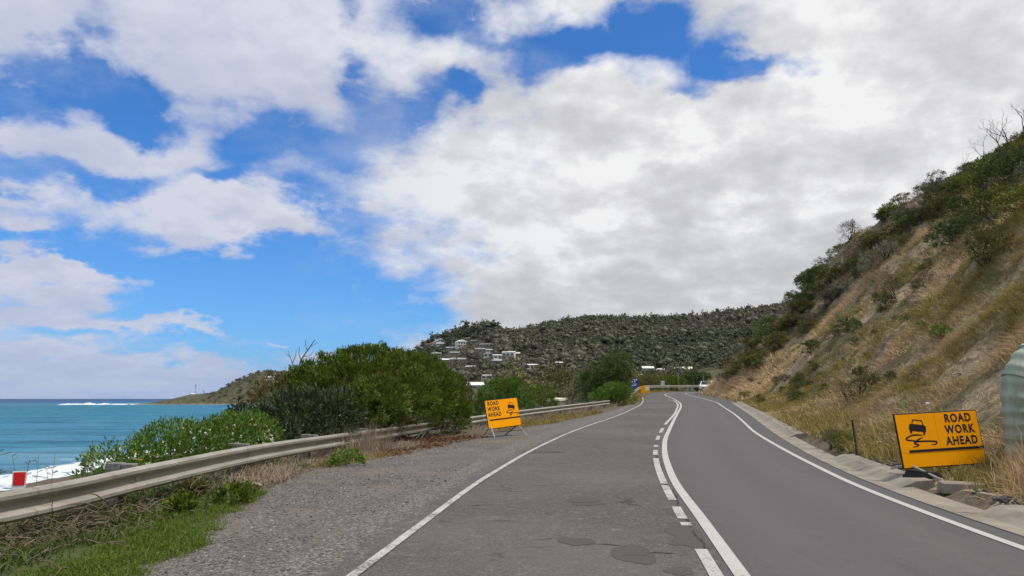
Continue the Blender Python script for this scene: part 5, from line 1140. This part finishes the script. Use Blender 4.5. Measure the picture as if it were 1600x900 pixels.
def house(label, px, py, wpx, hpx, roof, wall, kind, yaw=None, cat='house', deck=False):
    h = at_far(px, py)
    D = h[1]/math.cos(math.atan2(h[0], h[1])); w = wpx/F_PX*h[1]; ht = hpx/F_PX*h[1]*1.0; dp = max(6., w*.55)
    yaw = random.uniform(-.35, .35) if yaw is None else yaw
    az = math.atan2(h[0], h[1]); c = (h[0]+math.sin(az)*dp*.4, h[1]+math.cos(az)*dp*.4, h[2])
    root = thing('house', label, cat, c, (0, 0, -az+yaw), group='houses among the trees'); rh = ht*.36 if kind == 'gable' else ht*.22; wh = ht-rh; z0 = -ht*1.4
    obj('wall', MB().box((0, 0, (z0+wh)/2), (w, dp, wh-z0)), M[wall], root)
    ov = .5; b = MB()
    if kind == 'gable':
        b.add([(-w/2-ov,-dp/2-ov,wh-.1),(w/2+ov,-dp/2-ov,wh-.1),(w/2+ov,dp/2+ov,wh-.1),(-w/2-ov,dp/2+ov,wh-.1),(-w/2-ov*.5,0,wh+rh),(w/2+ov*.5,0,wh+rh)], [(0,1,5,4),(3,2,5,4),(0,3,4),(1,2,5),(0,1,2,3)])
    elif kind == 'front':
        b.add([(-w/2-ov,-dp/2-ov,wh-.1),(w/2+ov,-dp/2-ov,wh-.1),(w/2+ov,dp/2+ov,wh-.1),(-w/2-ov,dp/2+ov,wh-.1),(0,-dp/2-ov,wh+rh*1.6),(0,dp/2+ov,wh+rh*1.6)], [(0,4,5,3),(1,2,5,4),(0,1,4),(3,5,2),(0,1,2,3)])
    else:
        b.add([(-w/2-ov,-dp/2-ov,wh+.0),(w/2+ov,-dp/2-ov,wh+.0),(w/2+ov,dp/2+ov,wh+rh),(-w/2-ov,dp/2+ov,wh+rh),(-w/2-ov,-dp/2-ov,wh+.45),(w/2+ov,-dp/2-ov,wh+.45),(w/2+ov,dp/2+ov,wh+rh+.45),(-w/2-ov,dp/2+ov,wh+rh+.45)], [(0,1,2,3),(4,5,6,7),(0,1,5,4),(1,2,6,5),(2,3,7,6),(3,0,4,7)])
    obj('roof', b, M[roof], root)
    n = max(2, int(w/3.2)); ww = w/n*.58; rows = 2 if wh > 5.5 else 1
    for r_ in range(rows):
        zc = wh*(.52 if rows == 1 else (.25+.48*r_))
        for k in range(n):
            x = -w/2+w*(k+.5)/n; wn = obj('window', MB().box((x, -dp/2-.03, zc), (ww+.25, .06, min(1.9, wh*.42)+.25)), M['wall_white' if wall != 'wall_white' else 'wall_grey'], root)
            obj('pane', MB().box((x, -dp/2-.05, zc), (ww, .06, min(1.9, wh*.42))), M['pane'], wn)
    if deck:
        obj('deck', MB().box((0, -dp/2-1.2, wh*.10), (w, 2.2, .25)), M['wall_timber'], root)
        for k in range(4): obj('deck_post', MB().box((-w/2+w*k/3*.96+.2, -dp/2-2.2, (z0+wh*.1)/2), (.2, .2, wh*.1-z0)), M['wall_timber'], root)
    HOUSES.append((px, py, wpx, hpx, h[1])); return root
W, Gd = 'wall_white', 'wall_grey'
house('small grey roofed house between the flat white roof and the two storey grey house', 765, 550, 11, 5, 'roof_grey', W, 'gable')
house('pale house just landward of the large cream house', 806, 556, 13, 6, 'roof_white', 'wall_timber', 'gable')
house('brown roofed house wedged under the seaward skyline trees', 677, 540, 9, 5, 'roof_rust', W, 'gable')
house('grey roofed house alone high under the hill crest trees', 741, 537, 11, 5, 'roof_grey', 'wall_timber', 'flat')
house('timber house with white roof below the long low white house', 694, 566, 16, 6, 'roof_white', 'wall_timber', 'gable')
house('grey house with white roof low in the trees above the long pale roofed house', 735, 577, 14, 6, 'roof_grey', 'wall_timber', 'gable')
house('long low white house furthest seaward on the lower town hill', 682, 557, 15, 6, 'roof_white', 'wall_timber', 'flat')
house('white roofed house just uphill of the long low white one', 705, 548, 15, 6, 'roof_white', Gd, 'flat')
house('flat white roofed house stepping down below the white roofed pair', 711, 555, 15, 5, 'roof_white', 'wall_timber', 'flat')
house('pale grey roofed house high at the seaward end of the town hill', 688, 541, 14, 6, 'roof_grey', W, 'gable')
house('small white gabled house peeking above the pale grey roof', 688, 535, 6, 6, 'roof_white', W, 'front')
house('brown timber house with pale deck near the seaward skyline', 668, 544, 9, 7, 'roof_rust', 'wall_timber', 'flat', deck=True)
house('white house with a big angled roof in the upper middle of the town hill', 721, 542, 18, 10, 'roof_white', W, 'front', .5)
house('small rust roofed house under the hill crest', 731, 532, 8, 5, 'roof_rust', 'wall_timber', 'gable')
house('grey white house with long flat roof below the hill saddle', 758, 542, 16, 5, 'roof_white', Gd, 'flat')
house('two storey grey house left of the bright white cluster', 750, 552, 16, 8, 'roof_grey', Gd, 'flat', deck=True)
house('bright white house in the middle of the town hill', 763, 558, 14, 7, 'roof_white', W, 'front')
house('second bright white house touching the first and set lower', 777, 561, 13, 7, 'roof_white', W, 'flat')
house('grey weatherboard house below the bright white pair', 776, 568, 15, 7, 'roof_grey', Gd, 'gable')
house('large cream house on the landward side of the bright white pair', 795, 558, 19, 9, 'roof_white', W, 'flat', deck=True)
house('green grey house half hidden by trees below the town hill centre', 716, 565, 24, 6, 'roof_grey', Gd, 'gable')
house('dark roofed house above the yellow flowering tree', 833, 567, 19, 8, 'roof_dark', 'wall_timber', 'gable')
house('white house with wide windows beside the yellow flowering tree', 832, 577, 20, 8, 'roof_white', W, 'flat')
house('small pale roofed house alone in the forest', 873, 570, 12, 5, 'roof_white', Gd, 'gable')
house('rusty brown cottage low among the valley trees', 849, 604, 14, 8, 'roof_rust', 'wall_timber', 'gable')
house('cottage with pale hipped roof and skylights in the valley', 886, 605, 17, 7, 'roof_white', 'wall_timber', 'gable')
house('long pale roofed house above the grassy bank beside the big coastal bush', 741, 610, 28, 13, 'roof_white', Gd, 'gable', .15)
house('small white roofed house behind the long pale roofed one', 760, 592, 15, 6, 'roof_white', W, 'flat')
house('white low building on the flat beside the big coastal bush', 727, 641, 24, 14, 'roof_grey', W, 'flat', .2)
house('cream block building just over the rail beside the round shrub', 871, 635, 14, 10, 'roof_cream', W, 'flat')
house('white roofed house behind the blue information sign', 1012, 581, 18, 9, 'roof_white', W, 'gable')
house('row of small white cottages beyond the bend', 1030, 581.5, 17, 6, 'roof_white', W, 'gable')
house('orange brick house beyond the bend', 1048, 586, 15, 6, 'roof_grey', 'wall_brick', 'flat')
house('large house with bright cream roof beyond the flat topped tree', 1068, 583, 27, 10, 'roof_cream', W, 'gable')
house('low cream cottage close behind the blue sign bushes', 1000, 590, 12, 5, 'roof_cream', 'wall_timber', 'flat')
house('long white house on the shoulder of the headland', 421, 596, 13, 8, 'roof_white', W, 'flat')
house('dark roofed house on top of the headland', 437, 586, 16, 6, 'roof_dark', W, 'flat')
house('tiny white hut on the low rocky point', 301, 617.5, 5, 3, 'roof_white', W, 'gable', cat='hut')
house('tiny dark roofed hut on the low rocky point', 326, 617, 6, 3, 'roof_dark', 'wall_timber', 'gable', cat='hut')
# masts
def mast(label, px, ytop, ybase, w, head):
    h = None
    for dy in range(0, 30):
        h = at_far(px, ybase+dy)
        if h: break
    zt = CAM_H+(px_ray(px, ytop)[2]/px_ray(px, ytop)[1])*h[1]; H = zt-h[2]
    root = thing('radio_mast', label, 'mast', (h[0], h[1], h[2])); b = MB()
    for k in range(3):
        a = k*2.094; b.tube([(w*math.cos(a), w*math.sin(a), -2), (w*.25*math.cos(a), w*.25*math.sin(a), H)], .12, 4)
    for k in range(10):
        z0, z1 = H*k/10, H*(k+1)/10; r0 = w*(1-.075*k); r1 = w*(1-.075*(k+1))
        for q in range(3): a, c = q*2.094, (q+1)*2.094; b.tube([(r0*math.cos(a), r0*math.sin(a), z0), (r1*math.cos(c), r1*math.sin(c), z1)], .07, 3)
    obj('lattice', b.mesh('lattice'), M['sign_steel'], root); b = MB()
    for k in range(3): a = k*2.094; b.box((head*math.cos(a), head*math.sin(a), H-1.2), (.5, .5, 2.6))
    b.tube([(0,0,H-2.6),(0,0,H+.6)], head, 8); obj('antenna_panels', b.mesh('antenna_panels'), M['roof_grey'], root)
mast('tall lattice mast on the low rocky point of the headland', 305, 602, 616, 1.1, 1.2)
mast('lattice radio mast standing out of the forested ridge', 933, 490, 503, 1.2, 1.1)
mast('short mast beside the huts on the low rocky point', 318, 610, 616.5, .7, .6)
# forest
rf = np.random.default_rng(200)
def tree_kind(seed, nleaf, lobes, L, Wd):
    rg = np.random.default_rng(seed); Vs, Fs, Rs, b = [], [], [], 0
    bm = bmesh.new(); bmesh.ops.create_icosphere(bm, subdivisions=1, radius=1); iv = np.array([v.co[:] for v in bm.verts]); it = np.array([[v.index for v in f.verts] for f in bm.faces]); bm.free()
    for (x, y, z, rx, ry, rz) in lobes[:2]:
        V = iv*np.array([rx, ry, rz])*rg.uniform(.55, 1.0, (len(iv), 1))+np.array([x, y, z]); Vs.append(V); Fs.append(np.column_stack([it, it[:, 2]])+b); b += len(V); Rs.append(rg.random(len(V)))
    V, F_, rnd, C = crown_np(lobes, max(6, nleaf//6), 6, .16, L, Wd, rg, inner=.0, up=.5, wild=.7); Vs.append(V); Fs.append(F_+b); Rs.append(rnd)
    F4 = np.concatenate(Fs); n3 = sum(len(f) for f in Fs[:-1]); return np.concatenate(Vs), (F4[:n3, :3], F4[n3:]), np.concatenate(Rs)
EUC = [(0,0,.75,.34,.34,.24),(.22,.1,.60,.26,.26,.2),(-.2,-.12,.62,.28,.26,.2),(.05,.2,.48,.24,.24,.18)]
RND = [(0,0,.55,.42,.42,.38),(.2,.1,.45,.3,.3,.3),(-.2,0,.4,.3,.3,.3)]
TALL = [(0,0,.8,.24,.24,.2),(.1,.05,.6,.3,.3,.18),(-.1,0,.42,.26,.26,.18)]
FK = [tree_kind(201, 30, EUC, .19, .14), tree_kind(202, 30, RND, .18, .14), tree_kind(203, 30, TALL, .17, .13), tree_kind(204, 30, EUC, .17, .13)]
def hidden_house(px, pt, half, r):
    bad = np.zeros(len(px), bool)
    for (hx, hy, hw, hh, hr) in HOUSES: bad |= (np.abs(px-hx) < hw/2+half) & (r < hr+6) & (pt < hy-hh*.38) & (r > hr*.55) 
    return bad
def project_np(x, y, z):
    c, s = math.cos(PITCH), math.sin(PITCH); dz = z-CAM_H; w = y*c+dz*s; return 800+F_PX*x/w, 450-F_PX*(dz*c-y*s)/w
def forest_points(n, r0, r1, az0, az1, hmin, hmax, rng, zmin=-6.):
    r = np.sqrt(rng.uniform(r0*r0, r1*r1, n)); a = np.radians(rng.uniform(az0, az1, n)); x, y = r*np.sin(a), r*np.cos(a); z = far_z(x, y); h = rng.uniform(hmin, hmax, n)*np.where(rng.random(n) < .14, rng.uniform(1.2, 1.65, n), 1)
    px, pt = project_np(x, y, z+h*.95); k = (z > zmin) & ~hidden_house(px, pt, h*.3/y*F_PX, y)
    # clearings: grassy bank near the flat, and the slot of the road through the saddle
    k &= ~((np.abs(px-735) < 14) & (r < 520) & (r > 230)); k &= ~((np.abs(px-(786+(r-900)*-.02)) < 2.6) & (r > 820) & (r < 1020))
    return x[k], y[k], z[k], h[k], px[k]
def forest(name, x, y, z, h, m, seed, stretch=1.0):
    rng = np.random.default_rng(seed); Vs = []; Fs = []; F3 = []; Rs = []; b = 0; kind = rng.integers(0, len(FK), len(x))
    for q, (V, F_, rnd) in enumerate(FK):
        k = np.nonzero(kind == q)[0]; n = len(k)
        if n == 0: continue
        a = rng.uniform(0, 6.28, n); s = h[k]; w = s*rng.uniform(.85, 1.35, n)*stretch; c, sn = np.cos(a), np.sin(a)
        X = (V[None, :, 0]*c[:, None]-V[None, :, 1]*sn[:, None])*w[:, None]+x[k][:, None]; Y = (V[None, :, 0]*sn[:, None]+V[None, :, 1]*c[:, None])*w[:, None]+y[k][:, None]; Z = V[None, :, 2]*(s*rng.uniform(.8, 1.15, n))[:, None]+z[k][:, None]
        Vs.append(np.stack([X, Y, Z], -1).reshape(-1, 3)); F3.append((F_[0][None]+(np.arange(n)*len(V))[:, None, None]).reshape(-1, 3)+b); Fs.append((F_[1][None]+(np.arange(n)*len(V))[:, None, None]).reshape(-1, 4)+b); b += n*len(V)
        tint = np.clip(.46+fbm(x[k]*.005, y[k]*.005, 3, 210)*1.5+fbm(x[k]*.03, y[k]*.03, 2, 211)*.7+rng.normal(size=n)*.13, 0, 1)
        Rs.append(np.clip(tint[:, None]*.88+rnd[None]*.12, 0, 1).ravel())
    return tag(obj(name, mesh_np(name, np.concatenate(Vs), [np.concatenate(F3), np.concatenate(Fs)], dict(rnd=np.concatenate(Rs)), smooth=True), M[m]), None, None, None, 'stuff')
P1 = forest_points(3300, 480, 1060, -9.5, 14, 3.6, 9.5, rf)
P2 = forest_points(6300, 760, 1720, -7, 21, 6., 13., rf)
P3 = forest_points(1100, 1270, 1640, -22.5, -8, 2., 4.5, rf, -4.)
x, y, z, h, _ = [np.concatenate(t) for t in zip(P1, P2)]
forest('forest', x, y, z, h, 'forest_leaf', 205)
x, y, z, h, _ = P3; forest('headland_scrub', x, y, z, h*np.where(x < -560, .45, 1), 'forest_leaf', 206, 1.8)
# pale gum trunks showing through the ridge forest
b = MB(); x, y, z, h, px = P2; k = rf.choice(len(x), 420, replace=False)
for q in k: b.tube([(x[q], y[q]-h[q]*.12, z[q]), (x[q]+rf.normal()*.5, y[q]-h[q]*.2, z[q]+h[q]*.75)], [.28, .16], 3, cap=False)
tag(obj('gum_trunks', b.mesh('gum_trunks'), M['far_trunk']), kind='stuff')
# trees one can point at: along the skyline, and in the near valley
def single_tree(seed, lobes, nl, m, L, Wd, trunk='far_trunk', h0=.45):
    root = thing('tree', 'tree', 'tree'); rg = np.random.default_rng(seed); V, F_, rnd, C = crown_np(lobes, nl//7, 7, .2, L, Wd, rg, inner=.12, up=.3, wild=.9)
    obj('crown', plant_mesh('crown', V, F_, rnd), M[m], root); b = MB(); b.tube([(0,0,-.1),(.01,0,h0*.6),(0,.01,h0),(.02,0,h0+.25)], [.028,.022,.018,.008], 6); stems_to(b, (0,0,h0*.7), C, rg, .012, 7, 4); obj('trunk', b.mesh('trunk'), M[trunk], root); return root
mat_names = ['forest_leaf', 'leaf_grey', 'leaf_olive', 'leaf_dark']
TP = [single_tree(220, EUC, 560, 'forest_leaf', .10, .06), single_tree(221, RND, 560, 'leaf_olive', .10, .06, h0=.3), single_tree(222, TALL, 520, 'leaf_grey', .10, .055), single_tree(223, RND, 620, 'leaf_dark', .09, .055, h0=.3)]
KN = ['wide crowned gum tree', 'round olive green tree', 'tall thin grey green gum tree', 'round dark green tree']; tu = set()
def put_tree(k, x, y, z, h, label, group=None, w=1.):
    if k not in tu: tu.add(k); o = TP[k]; o.location = (x, y, z); o['label'] = label
    else: o = copy_tree(TP[k], None, (x, y, z), None, None, label)
    if group: o['group'] = group
    o.rotation_euler = (0, 0, random.uniform(0, 6.28)); o.scale = (h*w, h*w, h); return o
for (px, hgt, k, w, lab) in [(653,9,2,1.3,'flat topped lone tree first on the seaward skyline of the town hill'),(662,9,0,1.1,'gum tree second along the seaward skyline of the town hill'),(672,9,3,1.1,'dark tree on the skyline above the brown timber house'),(682,10,0,1.2,'spreading gum on the skyline above the small white gabled house'),
    (700,9,1,1.1,'olive tree on the skyline uphill of the pale grey roof'),(716,9,3,1.2,'dark tree on the skyline above the house with the angled roof'),(740,10,0,1.3,'broad gum tree on the rounded top of the town hill'),(758,10,0,1.2,'gum tree at the very top of the town hill'),(772,13,3,1.1,'tallest dark tree on the town hill beside the saddle'),(779,12,3,1.0,'dark tree leaning over the saddle of the town hill'),
    (793,10,2,1.2,'lone thin tree on the skyline just past the saddle'),(803,10,0,1.1,'gum tree on the skyline a little past the saddle'),(858,15,3,1.0,'round tree poking above the forested ridge before the mast'),(912,15,0,1.2,'wide gum tree poking above the ridge close before the mast'),(955,14,2,1.1,'thin gum tree poking above the ridge just past the mast'),(978,16,0,1.2,'wide gum tree poking above the ridge midway past the mast'),
    (1033,17,2,1.0,'tall thin gum tree standing highest above the middle ridge'),(1062,15,3,1.0,'dark round tree above the ridge over the cream roofed house'),(1105,15,0,1.0,'gum tree above the ridge where it starts to climb'),(1145,15,0,1.1,'gum tree above the ridge close to the near hillside')]:
    h = None
    for dy in range(0, 130):
        h = at_far(px, 488+dy)
        if h: break
    put_tree(k, h[0], h[1], h[2]-.5, hgt, lab, 'trees along the skyline', w)
HOUSES = [(a, b-2, c*1.3, d*1.6, e) for a, b, c, d, e in HOUSES]
P4 = forest_points(520, 150, 480, -8.5, 14, 3.2, 6.5, rf); x, y, z, h, px = P4; o_ = np.argsort(y)[:150]
zone_n = lambda p: 'behind the big coastal bush' if p < 735 else 'between the two road side shrubs' if p < 905 else 'behind the dark round headed tree' if p < 995 else 'beyond the bend'
for q in o_:
    k = int(rf.choice([0, 1, 2, 3], p=[.25, .3, .15, .3])); put_tree(k, x[q], y[q], z[q]-.3, h[q], '%s in the valley %s' % (KN[k], zone_n(px[q])), 'valley trees: %s %s' % (KN[k], zone_n(px[q])), random.uniform(.9, 1.3))
h = at_far(842, 578); o = put_tree(1, h[0], h[1]-6, h[2]-1.5, 6.5, 'yellow flowering tree in front of the white house with wide windows', None, 1.4)
for c in o.children:
    if c.name.startswith('crown'):
        me = c.data.copy(); me.materials.clear(); me.materials.append(M['leaf_yellow']); c.data = me

build_sky()
